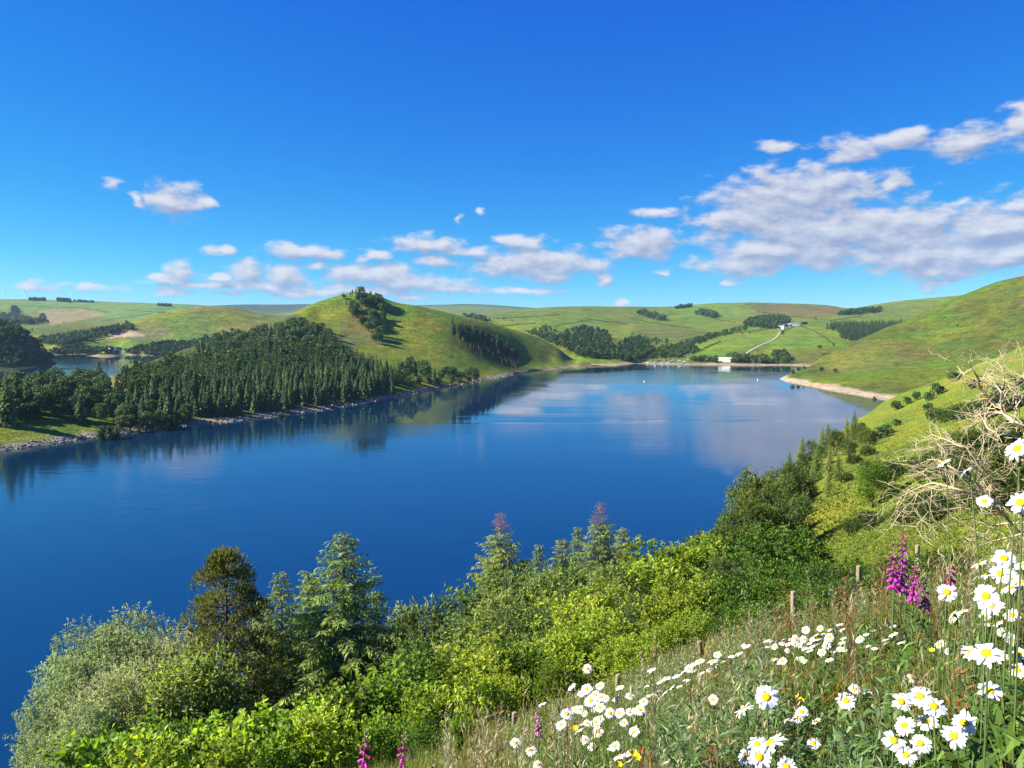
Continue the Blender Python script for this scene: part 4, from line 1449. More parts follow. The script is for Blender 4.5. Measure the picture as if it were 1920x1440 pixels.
def near_bush(H=5.0, rx=2.2, nl=20, nspray=1150, per=8, ll=0.125, lw=0.095, cin=(0.095, 0.145, 0.020), ctip=(0.360, 0.440, 0.044), slen=0.30, lift=0.35, zc=0.5, rz=0.46, stems=7, stemcol=(0.10, 0.08, 0.06), red=0.0, lobe=(0.20, 0.36), low=-0.7):
    """leafy bush or small tree: shoots leaving uneven lobes, leaves set along each shoot"""
    tr, cr = MB(), MB()
    d = rand_dirs(nl)
    d[:, 2] = np.linspace(low, 1.0, nl)
    d[:, :2] *= (np.sqrt(np.maximum(0.05, 1 - d[:, 2] ** 2)) / (np.hypot(d[:, 0], d[:, 1]) + 1e-6))[:, None]
    ctr = d * np.array((rx, rx, rz * H)) * rng.uniform(0.45, 0.85, size=(nl, 1)) + np.array((0, 0, zc * H))
    rr = rng.uniform(lobe[0], lobe[1], size=nl) * rx
    for i in range(stems):
        b = rng.normal(size=2) * 0.12
        e = ctr[rng.integers(0, nl)]
        mid = np.array((b[0], b[1], 0)) * 0.5 + e * np.array((0.45, 0.45, 0.55))
        tr.tube([(b[0], b[1], -0.4), tuple(mid), tuple(e)], [0.075, 0.045, 0.012], 5, stemcol)
    li = rng.integers(0, nl, nspray)
    sd = unit(rand_dirs(nspray) + np.array((0, 0, 0.25)))
    p0 = ctr[li] + sd * rr[li][:, None] * rng.uniform(0.70, 1.0, size=(nspray, 1))
    sd = unit(sd + np.array((0, 0, lift)) + rng.normal(size=(nspray, 3)) * 0.3)
    sl = slen * rng.uniform(0.5, 1.5, nspray)
    t = np.linspace(0.1, 1.0, per)
    tone = rng.uniform(0.72, 1.25, nl)[li]
    P = (p0[:, None, :] + sd[:, None, :] * (sl[:, None] * t[None, :])[..., None]).reshape(-1, 3)
    SD = np.repeat(sd, per, axis=0)
    n = len(P)
    P = P + rng.normal(size=(n, 3)) * 0.03
    LD = unit(SD * 0.5 + rand_dirs(n) + np.array((0, 0, 0.1)))
    UU = unit(np.array((0, 0, 1.0)) + rng.normal(size=(n, 3)) * 0.6 + SD * 0.3)
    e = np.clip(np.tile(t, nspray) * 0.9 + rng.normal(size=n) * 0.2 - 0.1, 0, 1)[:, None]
    C = (np.array(cin) * (1 - e) + np.array(ctip) * e) * np.repeat(tone, per)[:, None] * rng.uniform(0.75, 1.25, size=(n, 1))  # paler shoot tips; inner leaves coloured darker to deepen the shaded gaps
    if red:
        rd = (rng.random(n) < red * np.tile(t, nspray))[:, None]
        C = np.where(rd, C * 0.6 + np.array((0.13, 0.065, 0.02)), C)
    s = rng.uniform(0.7, 1.3, n)
    cr.leaves(P, LD, UU, ll * s, lw * s, C, bend=0.14)
    return scaled((tr, cr), 1.0 / H)


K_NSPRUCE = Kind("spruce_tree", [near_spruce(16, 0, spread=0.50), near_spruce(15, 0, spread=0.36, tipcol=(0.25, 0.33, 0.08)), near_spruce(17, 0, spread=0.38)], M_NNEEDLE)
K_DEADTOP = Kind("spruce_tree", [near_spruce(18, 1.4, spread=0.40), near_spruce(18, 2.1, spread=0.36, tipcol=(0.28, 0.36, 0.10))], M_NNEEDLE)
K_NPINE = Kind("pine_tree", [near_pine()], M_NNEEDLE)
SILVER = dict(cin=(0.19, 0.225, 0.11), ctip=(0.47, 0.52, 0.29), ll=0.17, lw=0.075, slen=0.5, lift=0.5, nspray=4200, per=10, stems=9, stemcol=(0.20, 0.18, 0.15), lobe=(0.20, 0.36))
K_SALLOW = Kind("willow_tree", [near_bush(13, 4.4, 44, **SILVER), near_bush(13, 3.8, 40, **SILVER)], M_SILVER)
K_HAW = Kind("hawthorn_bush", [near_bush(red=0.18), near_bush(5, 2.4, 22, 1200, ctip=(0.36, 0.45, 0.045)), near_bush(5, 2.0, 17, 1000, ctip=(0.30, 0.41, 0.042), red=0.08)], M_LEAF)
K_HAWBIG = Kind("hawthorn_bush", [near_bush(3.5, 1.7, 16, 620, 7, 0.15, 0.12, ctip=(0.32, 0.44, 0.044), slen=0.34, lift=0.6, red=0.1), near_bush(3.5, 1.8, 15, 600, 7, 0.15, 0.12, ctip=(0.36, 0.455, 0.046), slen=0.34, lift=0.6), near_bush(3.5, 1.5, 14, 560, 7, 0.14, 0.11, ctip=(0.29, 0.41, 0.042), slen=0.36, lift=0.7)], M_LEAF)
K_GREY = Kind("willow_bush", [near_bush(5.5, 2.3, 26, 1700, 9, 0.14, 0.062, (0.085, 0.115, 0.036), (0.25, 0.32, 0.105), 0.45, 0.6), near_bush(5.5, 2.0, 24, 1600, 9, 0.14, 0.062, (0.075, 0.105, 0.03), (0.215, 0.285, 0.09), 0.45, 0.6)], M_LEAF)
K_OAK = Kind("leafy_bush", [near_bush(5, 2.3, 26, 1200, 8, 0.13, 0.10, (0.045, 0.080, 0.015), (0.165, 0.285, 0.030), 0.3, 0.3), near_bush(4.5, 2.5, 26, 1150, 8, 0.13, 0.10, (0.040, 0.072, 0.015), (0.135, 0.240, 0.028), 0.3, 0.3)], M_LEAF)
tick('near kinds')


def put_top(kind, px, top, depth, wide=1.0, hmin=1.2, variant=None, sink=0.2, name=None):
    """a plant rooted on the slope below a photograph column, as tall as its top there shows"""
    x, y, z = spot(NEARLAND, px, depth)
    h = max(hmin, rise(px, top, x, y) - z + sink)
    return kind.put(x, y, z - sink, h, wide=wide, variant=variant, name=name)


def row(kind, items, text, cat, group, wide=(0.9, 1.1), name=None):
    its = []
    for it in items:
        px, top, depth = it[:3]
        wd = it[3] if len(it) > 3 else rng.uniform(*wide)
        var = it[4] if len(it) > 4 else None
        its.append((px, put_top(kind, px, top, depth, wd, variant=var, name=name)))
    if text:
        number_from_left(its, text, cat, group)
    return its


row(K_SALLOW, [(100, 1178, 37, 0.72), (165, 1140, 39, 0.85), (232, 1104, 41, 0.9), (300, 1165, 39, 0.85), (205, 1225, 33, 0.85), (140, 1270, 31, 0.8)], "silvery grey-green willow at the bottom left by the lake", "tree", "silvery willows")
o = put_top(K_NPINE, 412, 1036, 40, 1.02)
tag(o, "dense brown-tipped pine left of the big spruce", "tree")
o = put_top(K_NSPRUCE, 640, 984, 41, 1.05, variant=0)
tag(o, "big pale green spruce with layered branches at lower left", "tree")
row(K_NSPRUCE, [(520, 1068, 44, 0.95, 1), (566, 1058, 47, 0.95, 2), (700, 1105, 43, 1.0, 1), (480, 1110, 46, 0.9, 2)], "smaller spruce crowding the big pale green spruce", "tree", "spruces beside the big spruce")
o = put_top(K_DEADTOP, 943, 957, 56, 1.05, variant=0)
tag(o, "spruce with a short dead reddish top, left of its pair", "tree")
o = put_top(K_DEADTOP, 1122, 938, 60, 1.05, variant=1)
tag(o, "spruce with a long dead reddish top, right of its pair", "tree")
row(K_NSPRUCE, [(1010, 1018, 62, 0.9, 1), (1052, 1002, 62, 0.9, 2), (1085, 985, 64, 0.9, 1), (1170, 982, 64, 0.9, 2), (980, 1045, 57, 0.95, 1)], "green-topped spruce between the two dead-topped ones", "tree", "spruces beside the dead tops")
row(K_GREY, [(762, 1160, 47, 1.1), (815, 1142, 44, 1.15), (870, 1112, 42, 1.1), (925, 1092, 42, 1.1), (985, 1075, 44, 1.1), (1040, 1085, 40, 1.05), (1090, 1070, 44, 1.05), (850, 1165, 36, 1.1), (960, 1130, 34, 1.1), (1030, 1130, 32, 1.1),
             (340, 1240, 34, 1.0), (285, 1260, 33, 1.0), (770, 1205, 36, 1.0)], "greyish willow bush among the conifers", "bush", "greyish willow bushes")
row(K_HAW, [(1120, 1110, 28, 1.1), (1210, 1046, 31, 1.15), (1262, 1022, 33, 1.2), (1312, 1000, 34, 1.1), (1350, 1015, 33, 1.05), (1150, 1150, 23, 1.1), (1285, 1086, 23, 1.0), (1340, 1080, 23, 1.1), (1085, 1170, 23, 1.1),
            (1255, 1160, 18.5, 1.1), (1180, 1190, 19, 1.1), (1320, 1140, 19, 1.1)], "yellow-green hawthorn bush in the big thicket at centre right", "bush", "hawthorns of the centre-right thicket", name="hawthorn_bush")
row(K_HAW, [(1035, 1186, 22, 1.1), (925, 1208, 22, 1.1), (865, 1226, 21, 1.0), (1050, 1240, 17.5, 0.9), (930, 1262, 17.5, 0.95)], "yellow-green hawthorn bush behind the bottom edge's nearest bushes", "bush", "hawthorns behind the nearest bushes")
row(K_HAWBIG, [(735, 1258, 18, 1.1), (668, 1284, 17, 1.05), (530, 1326, 15, 1.0), (455, 1331, 14.5, 1.1), (860, 1274, 16.5, 1.0), (780, 1306, 15.0, 0.95), (600, 1350, 12.5, 1.0), (500, 1376, 12, 1.0), (320, 1372, 14, 1.1), (180, 1390, 14, 1.1), (400, 1400, 11.5, 0.9), (860, 1345, 14, 0.7), (700, 1345, 13.0, 1.0), (250, 1415, 11.5, 0.9)],
    "broad-leaved yellow-green hawthorn bush in the row along the bottom edge", "bush", "hawthorns along the bottom edge")
row(K_OAK, [(985, 1204, 21.5, 0.85), (800, 1228, 20, 0.9), (600, 1296, 16.5, 0.9), (388, 1342, 14.5, 0.9), (790, 1372, 12.0, 0.8), (240, 1352, 16, 0.9)], "dark green leafy bush among the yellow-green ones along the bottom", "bush", "dark bushes along the bottom edge")
row(K_OAK, [(1390, 1010, 33, 1.0), (1440, 1040, 28, 1.0), (1400, 1090, 22, 1.1), (1385, 1140, 18, 1.0), (1450, 1085, 22, 1.0), (1485, 978, 54, 1.0), (1520, 1066, 25, 1.0), (1560, 1054, 27, 1.0), (1470, 1040, 33, 1.0), (1590, 1062, 24, 1.1), (1535, 1085, 20, 1.0), (1650, 868, 105, 1.0), (1625, 1052, 26, 1.0), (1690, 1046, 24, 1.0)], "dark green leafy bush on the slope right of the thicket", "bush", "dark leafy bushes on the slope")
row(K_GREY, [(1165, 1072, 30, 1.0), (1218, 1118, 24, 0.9), (1375, 1050, 27, 0.9)], "greyish willow bush inside the yellow-green thicket", "bush", "willow bushes in the thicket")
# low brambles and scrub filling the bank behind the fence
row(K_OAK, [(1440, 1140, 16.5, 1.4), (1545, 1100, 17, 1.4), (1590, 1095, 16, 1.3), (1640, 1075, 17, 1.4), (1700, 1065, 15, 1.4), (1760, 1040, 17, 1.4), (1820, 1035, 15, 1.4)], "low bramble on the bank behind the fence", "bramble", "brambles behind the fence", name="bramble")
# belt of trees running down to the water on the right
belt = []
BELT = [('c', 1606, 768, 275), ('c', 1592, 784, 262), ('c', 1556, 792, 235), ('c', 1546, 800, 228), ('c', 1508, 816, 205), ('c', 1486, 846, 190), ('b', 1620, 790, 270), ('b', 1572, 800, 232), ('b', 1532, 822, 205), ('b', 1520, 845, 185), ('b', 1495, 862, 170),
        ('c', 1540, 832, 172), ('c', 1562, 842, 160), ('c', 1578, 850, 165), ('b', 1460, 872, 165), ('b', 1435, 890, 150), ('b', 1415, 872, 130), ('b', 1470, 885, 135), ('b', 1500, 880, 140), ('b', 1450, 905, 118), ('b', 1410, 910, 112), ('b', 1380, 940, 110),
        ('b', 1425, 930, 98), ('b', 1365, 965, 92), ('b', 1395, 955, 84), ('b', 1470, 930, 100), ('b', 1345, 985, 78), ('b', 1420, 975, 70), ('c', 1530, 870, 140), ('c', 1560, 885, 132), ('b', 1598, 820, 205), ('b', 1630, 800, 240), ('b', 1500, 920, 105), ('b', 1330, 992, 66), ('b', 1375, 985, 64)]
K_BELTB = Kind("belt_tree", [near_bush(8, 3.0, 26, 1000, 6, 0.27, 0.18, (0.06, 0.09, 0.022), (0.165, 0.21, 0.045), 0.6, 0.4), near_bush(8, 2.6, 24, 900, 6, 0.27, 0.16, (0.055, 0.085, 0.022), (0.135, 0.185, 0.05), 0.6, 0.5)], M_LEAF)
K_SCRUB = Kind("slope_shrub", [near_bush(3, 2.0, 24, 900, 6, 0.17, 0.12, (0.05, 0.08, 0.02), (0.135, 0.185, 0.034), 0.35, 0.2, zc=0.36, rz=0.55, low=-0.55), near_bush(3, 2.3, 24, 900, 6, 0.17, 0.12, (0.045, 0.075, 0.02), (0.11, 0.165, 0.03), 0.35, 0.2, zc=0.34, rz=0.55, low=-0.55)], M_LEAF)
for kd, px, top, dp in BELT:
    x, y, z = spot(NEARLAND, px, dp)
    h = max(3.0, rise(px, top, x, y) - z + 0.3)
    k = K_NSPRUCE if kd == 'c' else K_BELTB
    belt.append((px + dp * 0.001, k.put(x, y, z - 0.3, h, wide=rng.uniform(0.85, 1.0) * (0.9 if kd == 'c' else min(1.3, max(0.75, 9.0 / h))), name="belt_conifer" if kd == 'c' else "belt_tree")))
number_from_left([b for b, k in zip(belt, BELT) if k[0] == 'c'], "dark conifer in the belt running down to the water at right", "tree", "conifers of the waterside belt")
number_from_left([b for b, k in zip(belt, BELT) if k[0] == 'b'], "broadleaf tree in the belt running down to the water at right", "tree", "broadleaf trees of the waterside belt")
# shrubs dotted over the right-hand slope: base pixel, height
its = []
for px, py, h in [(1757, 742, 7), (1742, 752, 5), (1720, 752, 5), (1700, 760, 5), (1683, 768, 5), (1789, 714, 5), (1823, 730, 5), (1650, 822, 4.5), (1664, 815, 4), (1635, 826, 3.5), (1752, 790, 5), (1775, 792, 4.5), (1800, 788, 5), (1828, 786, 5), (1855, 784, 5),
                  (1880, 775, 5), (1765, 880, 3.5), (1790, 870, 3.5), (1815, 880, 4), (1845, 872, 4), (1870, 880, 4), (1740, 895, 3.2), (1900, 860, 4), (1780, 905, 3), (1830, 905, 3), (1880, 905, 3.2), (1625, 855, 3), (1600, 870, 2.6), (1660, 905, 4.0), (1680, 800, 3), (1720, 960, 2.2), (1700, 985, 2), (1760, 975, 2.2),
                  (1820, 950, 2.2), (1870, 955, 2.4), (1640, 990, 2.2), (1600, 1000, 2.0), (1585, 905, 2.4), (1740, 770, 3.5), (1905, 735, 5), (1870, 745, 5)]:
    p = hit(NEARLAND, px, py, 12, 600)
    if p:
        k = K_SHRUB if math.hypot(p[0], p[1]) > 260 else K_SCRUB
        its.append((px + py * 0.001, k.put(p[0], p[1], p[2] - 0.2, h, wide=rng.uniform(0.85, 1.15) * (1.0 if k is K_SHRUB else 1.25), name="slope_shrub")))
number_from_left(its, "dark green shrub dotted on the bright grassy slope at right", "shrub", "shrubs on the grassy slope")
tick('near trees')
# ================================================================== meadow at the viewpoint


def point(px, py, depth):
    """world point on the sight line through a pixel at a depth ahead"""
    a, q = pix(px, py)
    r = depth / math.cos(a)
    return np.array((r * math.sin(a), r * math.cos(a), HC + q * r))


def ground(x, y):
    return NEARLAND.at(x, y)


def meadow_points(n, r0, r1, b0, b1):
    b = R(1) * rng.uniform(b0, b1, n)
    r = np.exp(rng.uniform(math.log(r0), math.log(r1), n))
    x, y = r * np.sin(b), r * np.cos(b)
    z = ground(x, y)
    px, py = to_pix(x, y, z + 0.3)
    k = (px > 500) & (px < 2080) & (py < 1620)
    return x[k], y[k], z[k], r[k], px[k], py[k]


HEADS = []     # flower heads
CLEAR = []     # sight lines kept free of grass: photo column, row, radius, depth


# ------------------------------------------------------------------ daisies
M_PETAL = mat_foliage("white_petal", 0.25, 0.6, 0.2, (1, 1, 1), 0.22, 60.0)
M_DISC = mat_plain("yellow_disc", (0.80, 0.42, 0.012), 0.8, 0.25, 900.0, 0.1, 0.6)
M_STEM = mat_plain("green_stem", (0.10, 0.14, 0.035), 0.7, 0.2, 30.0)
WHITE = (0.70, 0.70, 0.69)


def petal_mb(L=0.0195, W=0.0078, droop=-0.0015):
    b = MB()
    v = [(0.0052, -W * 0.22, 0), (0.0052, W * 0.22, 0), (L * 0.62, -W * 0.5, 0.0022), (L * 0.62, W * 0.5, 0.0022), (L * 1.12, -W * 0.42, droop * 0.3), (L * 1.12, W * 0.42, droop * 0.3), (L * 1.28, -W * 0.12, droop), (L * 1.28, W * 0.12, droop)]
    b.add(v, [(0, 2, 3, 1), (2, 4, 5, 3), (4, 6, 7, 5)], None, WHITE)
    return b


PETALS = [petal_mb(0.0195, 0.0078, -0.001).mesh("petal", [M_PETAL]), petal_mb(0.0205, 0.0072, -0.004).mesh("petal", [M_PETAL]), petal_mb(0.0185, 0.0080, 0.002).mesh("petal", [M_PETAL])]


def ring_mesh(nat):
    b = MB()
    for k in range(nat):
        a = k * 6.283 / nat + rng.normal() * 0.06
        pm = petal_mb(rng.uniform(0.0175, 0.021), 0.0082, rng.uniform(-0.006, 0.002))
        c, s = math.cos(a), math.sin(a)
        b.merge(pm, np.array([[c, -s, 0, 0], [s, c, 0, 0], [0, 0, 1, rng.uniform(0, 0.001)]]))
    return b.mesh("petal_ring", [M_PETAL])


RINGS = [ring_mesh(k) for k in (16, 18, 14)]
b = MB()
prof = [(0.0085, 0.0), (0.0090, 0.0018), (0.0078, 0.0036), (0.0045, 0.0048)]
v = [(r_ * math.cos(k * math.pi / 6), r_ * math.sin(k * math.pi / 6), h_) for r_, h_ in prof for k in range(12)] + [(0, 0, 0.0050)]
q = [(i * 12 + k, i * 12 + (k + 1) % 12, (i + 1) * 12 + (k + 1) % 12, (i + 1) * 12 + k) for i in range(3) for k in range(12)]
b.add(v, q, [(36 + k, 36 + (k + 1) % 12, 48) for k in range(12)], (1, 1, 1))
DISC = b.mesh("disc", [M_DISC], True)
CAMP = np.array((0, 0, HC))


def daisy(px, py, dia, face=0, big=None):
    """an ox-eye daisy whose head shows dia photograph pixels across; face 0 = open to the viewer, 1 = seen from the side"""
    size = rng.uniform(0.94, 1.06)
    depth = F * 0.050 * size / dia
    p = point(px, py, depth)
    for _ in range(12):                        # a head must stand clear of the bank
        if p[2] - float(ground(p[0], p[1])) > 0.14:
            break
        depth, size = depth * 0.96, size * 0.96
        p = point(px, py, depth)
    tocam = unit(CAMP - p)
    if face == 0:
        nrm = unit(tocam * 0.85 + np.array((-0.25, 0.05, 0.75)) + rng.normal(size=3) * 0.22)
    else:
        nrm = unit(np.array((-0.45, 0.25, 0.9)) + rng.normal(size=3) * 0.15)
    g = float(ground(p[0], p[1]))
    base = np.array((p[0] + rng.normal() * 0.04, p[1] + rng.normal() * 0.04, max(g, p[2] - 0.75) - 0.03))
    if base[2] > p[2] - 0.12:
        base[2] = p[2] - 0.25
    CLEAR.append((px, py, dia * 0.62, depth - 0.01))
    HEADS.append(tuple(p))
    o = obj("daisy", None, None, tuple(base))
    o.empty_display_size = 0.02
    loc = p - base
    st = MB()
    mid = np.array((loc[0] * 0.3, loc[1] * 0.3, loc[2] * 0.55))
    st.tube([(0, 0, 0), tuple(mid), tuple(loc - nrm * 0.012), tuple(loc - nrm * 0.001)], [0.0022, 0.0018, 0.0016, 0.006], 5, (1, 1, 1))
    obj("stem", st.mesh("stem", [M_STEM]), o)
    rot = Vector(nrm).to_track_quat('Z', 'Y')
    big = dia >= 33 if big is None else big
    d = obj("disc", DISC, o, tuple(loc))
    d.rotation_mode = 'QUATERNION'
    d.rotation_quaternion = rot
    d.scale = (size,) * 3
    if big:
        nat = rng.integers(17, 22)
        M0 = rot.to_matrix()
        for k in range(nat):
            if rng.random() < 0.03:
                continue
            pt = obj("petal", PETALS[rng.integers(0, 3)], o, tuple(loc))
            pt.rotation_mode = 'QUATERNION'
            tilt = Matrix.Rotation(rng.normal() * 0.12, 3, 'Y')
            pt.rotation_quaternion = (M0 @ Matrix.Rotation(k * 6.283 / nat + rng.normal() * 0.05, 3, 'Z') @ tilt).to_quaternion()
            pt.scale = (size * rng.uniform(0.9, 1.08), size * rng.uniform(0.9, 1.2), size)
    else:
        pt = obj("petal_ring", RINGS[rng.integers(0, 3)], o, tuple(loc))
        pt.rotation_mode = 'QUATERNION'
        pt.rotation_quaternion = rot
        pt.scale = (size,) * 3
    return o


def daisies(rows, text, group):
    its = [(r_[0] + r_[1] * 0.001, daisy(r_[0], r_[1], r_[2], r_[3] if len(r_) > 3 else 0)) for r_ in rows]
    if len(its) <= 79:
        number_from_left(its, text, "daisy", group)


daisies([(1676, 1389, 46), (1697, 1361, 40), (1738, 1353, 40), (1751, 1325, 46), (1726, 1306, 44), (1690, 1316, 38), (1726, 1394, 39), (1699, 1416, 38), (1808, 1356, 48), (1789, 1381, 48)], "open white daisy in the big cluster at bottom right", "big cluster of daisies at bottom right")
daisies([(1856, 1296, 44), (1850, 1226, 56), (1820, 1224, 34), (1909, 1257, 32), (1872, 1232, 34, 1), (1898, 1200, 26), (1912, 1226, 28), (1880, 1186, 22)], "white daisy at the right edge, above the big cluster", "daisies at the right edge")
daisies([(1849, 1118, 45), (1858, 1136, 44), (1776, 1111, 39), (1854, 1172, 34, 1), (1847, 1156, 22), (1789, 1152, 36, 1), (1808, 1146, 30, 1), (1763, 1208, 22), (1778, 1222, 18), (1870, 1170, 26, 1), (1898, 1153, 30), (1790, 1160, 28, 1)], "white daisy right of the foxgloves", "daisies right of the foxgloves")
daisies([(1883, 1047, 43), (1836, 1058, 32, 1), (1876, 1076, 38), (1893, 1083, 36), (1850, 1078, 30, 1), (1898, 1103, 34, 1), (1915, 1092, 36, 1), (1916, 1060, 32, 1), (1880, 1108, 30, 1)], "white daisy below the dead branches", "daisies below the dead branches")
daisies([(1908, 842, 46), (1914, 943, 48), (1812, 885, 36, 1), (1770, 868, 30, 1), (1846, 940, 28)], "white daisy standing up among the dead branches", "daisies among the dead branches")
daisies([(1437, 1307, 48), (1395, 1331, 42, 1), (1446, 1394, 60, 1), (1420, 1396, 40), (1424, 1420, 46), (1400, 1420, 36), (1475, 1438, 40), (1337, 1312, 22)], "white daisy at bottom centre, left of the big cluster", "daisies at bottom centre")
daisies([(1587, 1314, 36), (1603, 1292, 24), (1504, 1335, 26), (1497, 1346, 22), (1479, 1352, 22, 1), (1530, 1352, 20, 1), (1526, 1394, 26), (1708, 1272, 22), (1628, 1300, 16)], "small white daisy between the bottom centre and the big cluster", "daisies between the clusters")
daisies([(1052, 1359, 25), (1108, 1314, 27), (1063, 1339, 25), (1116, 1303, 22), (1100, 1292, 23), (1125, 1286, 20), (1072, 1288, 20, 1), (1125, 1327, 22), (1144, 1337, 22), (1162, 1337, 22), (1117, 1354, 22), (1087, 1370, 25, 1), (1121, 1372, 22), (1097, 1387, 20), (1153, 1399, 24), (1162, 1419, 28, 1), (1180, 1412, 24, 1),
         (1200, 1331, 23), (1207, 1316, 20), (1189, 1372, 22), (996, 1408, 25), (967, 1393, 24), (1009, 1434, 22), (1080, 1330, 18), (1135, 1310, 18), (1170, 1355, 18), (1110, 1400, 18)] + [(rng.normal(1130, 42), rng.normal(1340, 34), rng.uniform(14, 20), int(rng.random() < 0.5)) for _ in range(26)], "small daisy in the left-hand drift of white flowers", "left-hand drift of daisies")
daisies([(1222, 1256, 20, 1), (1215, 1286, 18, 1), (1237, 1279, 19, 1), (1250, 1272, 19, 1), (1282, 1260, 19, 1), (1300, 1246, 24, 1), (1312, 1240, 20, 1), (1337, 1240, 22, 1), (1345, 1228, 16), (1268, 1268, 18, 1), (1292, 1254, 18)] + [(x_, 1330 - (x_ - 1180) * 0.53 + rng.normal() * 7, rng.uniform(13, 18), 1) for x_ in np.linspace(1190, 1400, 16)], "small tilted daisy in the slanting line of white flowers", "slanting line of daisies")
band = [(rng.normal(1540, 52), rng.normal(1204, 17)) for _ in range(66)]
for bx, by in band:
    tag(daisy(bx, by + (1545 - bx) * 0.12, rng.uniform(11, 18), int(rng.random() < 0.6)), "tiny daisy in the dense white drift below the fence", "daisy", "dense drift of daisies")
for bx, by, dd in [(1660, 1200, 18), (1675, 1190, 20), (1690, 1205, 18), (1640, 1216, 14), (1700, 1192, 14)]:
    tag(daisy(bx, by, dd, 1), "tiny daisy in the loose patch left of the rusty grass", "daisy", "loose patch of tiny daisies")
tick('daisies')

# small yellow flowers
M_YEL = mat_foliage("yellow_petal", 0.2, 0.4, 0.4, (1, 1, 0.5), 0.0, 40.0)
b = MB()
for k in range(6):
    a = k * 1.047
    b.leaves([(0, 0, 0)], [(math.cos(a), math.sin(a), 0.35)], [(0, 0, 1.0)], 0.012, 0.011, (0.82, 0.60, 0.012), bend=0.1)
YRING = b.mesh("petal_ring", [M_YEL])
its = []
for px_, py_, dd in [(1497, 1309, 14), (1503, 1312, 10), (1748, 1220, 13), (1750, 1255, 10), (1706, 1289, 14), (1620, 1376, 10), (1490, 1385, 10), (1188, 1412, 18), (1195, 1420, 16), (1078, 1366, 14), (1160, 1434, 18), (1670, 1278, 9)]:
    depth = F * 0.022 / dd
    p = point(px_, py_, depth)
    g = float(ground(p[0], p[1]))
    base = np.array((p[0], p[1], min(max(g, p[2] - 0.6), p[2] - 0.15)))
    o = obj("buttercup", None, None, tuple(base))
    st = MB()
    st.tube([(0, 0, 0), tuple(p - base)], [0.0015, 0.001], 4)
    obj("stem", st.mesh("stem", [M_STEM]), o)
    pr = obj("petal_ring", YRING, o, tuple(p - base))
    pr.rotation_euler = (rng.normal() * 0.3 + 0.5, rng.normal() * 0.3, 0)
    its.append((px_ + py_ * 0.001, o))
number_from_left(its, "tiny yellow flower among the daisies", "flower", "small yellow flowers")

# ------------------------------------------------------------------ foxgloves
M_BELL = mat_foliage("foxglove_bell", 0.35, 0.45, 0.3, (1.1, 0.7, 1.1), 0.25, 30.0)


def bell_mesh(col, L=0.046):
    b = MB()
    prof = [(0.0035, 0), (0.007, 0.15), (0.0098, 0.45), (0.0105, 0.75), (0.0145, 1.0)]
    v = [(r_ * math.cos(k * math.pi / 4), r_ * math.sin(k * math.pi / 4), -h_ * L) for r_, h_ in prof for k in range(8)]
    q = [(i * 8 + k, i * 8 + (k + 1) % 8, (i + 1) * 8 + (k + 1) % 8, (i + 1) * 8 + k) for i in range(4) for k in range(8)]
    c = np.repeat(np.array([np.array(col) * f for f in (0.9, 1, 1.0, 1.05, 1.25)]), 8, axis=0)
    b.add(v, q, None, c)
    return b.mesh("bell_flower", [M_BELL], True)


BELLS = {'p': bell_mesh((0.58, 0.055, 0.43)), 'd': bell_mesh((0.44, 0.07, 0.25)), 'l': bell_mesh((0.50, 0.22, 0.36)), 'b': bell_mesh((0.36, 0.30, 0.16), 0.02)}


def foxglove(px, top, bot, depth, pal='p', dpx=0, buds=0.25):
    pt, pb = point(px, top, depth), point(px + dpx, bot, depth)
    g = float(ground(pb[0], pb[1]))
    base = np.array((pb[0], pb[1], min(g, pb[2] - 0.12) - 0.02))
    for f_ in np.linspace(0, 1, 6):
        CLEAR.append((px + dpx * f_, top + (bot - top) * f_, 13, depth - 0.03))
    o = obj("foxglove", None, None, tuple(base))
    o.empty_display_size = 0.03
    st = MB()
    a, c = pb - base, pt - base
    st.tube([(0, 0, 0), tuple(a), tuple(c)], [0.006, 0.005, 0.0018], 5)
    obj("stem", st.mesh("stem", [M_STEM]), o)
    ln = np.linalg.norm(c - a)
    nb = max(6, int(ln / 0.0125))
    for k in range(nb):
        f = k / nb
        ang = k * 2.3 + rng.normal() * 0.3
        out = unit(np.array((math.cos(ang), math.sin(ang) - 0.55, 0)))
        key = 'b' if f > 1 - buds else ('d' if (f > 0.72 - buds and pal == 'p') else pal)
        be = obj("bell_flower", BELLS[key], o, tuple(a + (c - a) * f + out * 0.004))
        ax = unit(out * 0.75 + np.array((0, 0, -0.75 + 0.5 * f)))
        be.rotation_mode = 'QUATERNION'
        be.rotation_quaternion = Vector(-ax).to_track_quat('Z', 'Y')
        be.scale = (0.92 - 0.50 * f,) * 3
    lf = MB()
    k = 9
    an = rng.random(k) * 6.28
    tt = rng.uniform(0.1, 0.8, k)
    lf.leaves(a[None, :] * tt[:, None], np.stack([np.cos(an), np.sin(an), np.full(k, 0.4)], 1), np.tile((0, 0, 1.0), (k, 1)), 0.16 - 0.1 * tt, 0.05 - 0.03 * tt, np.array((0.10, 0.14, 0.05)), bend=0.1)
    obj("leaf_rosette", lf.mesh("leaf_rosette", [M_GRASS]), o)
    return o


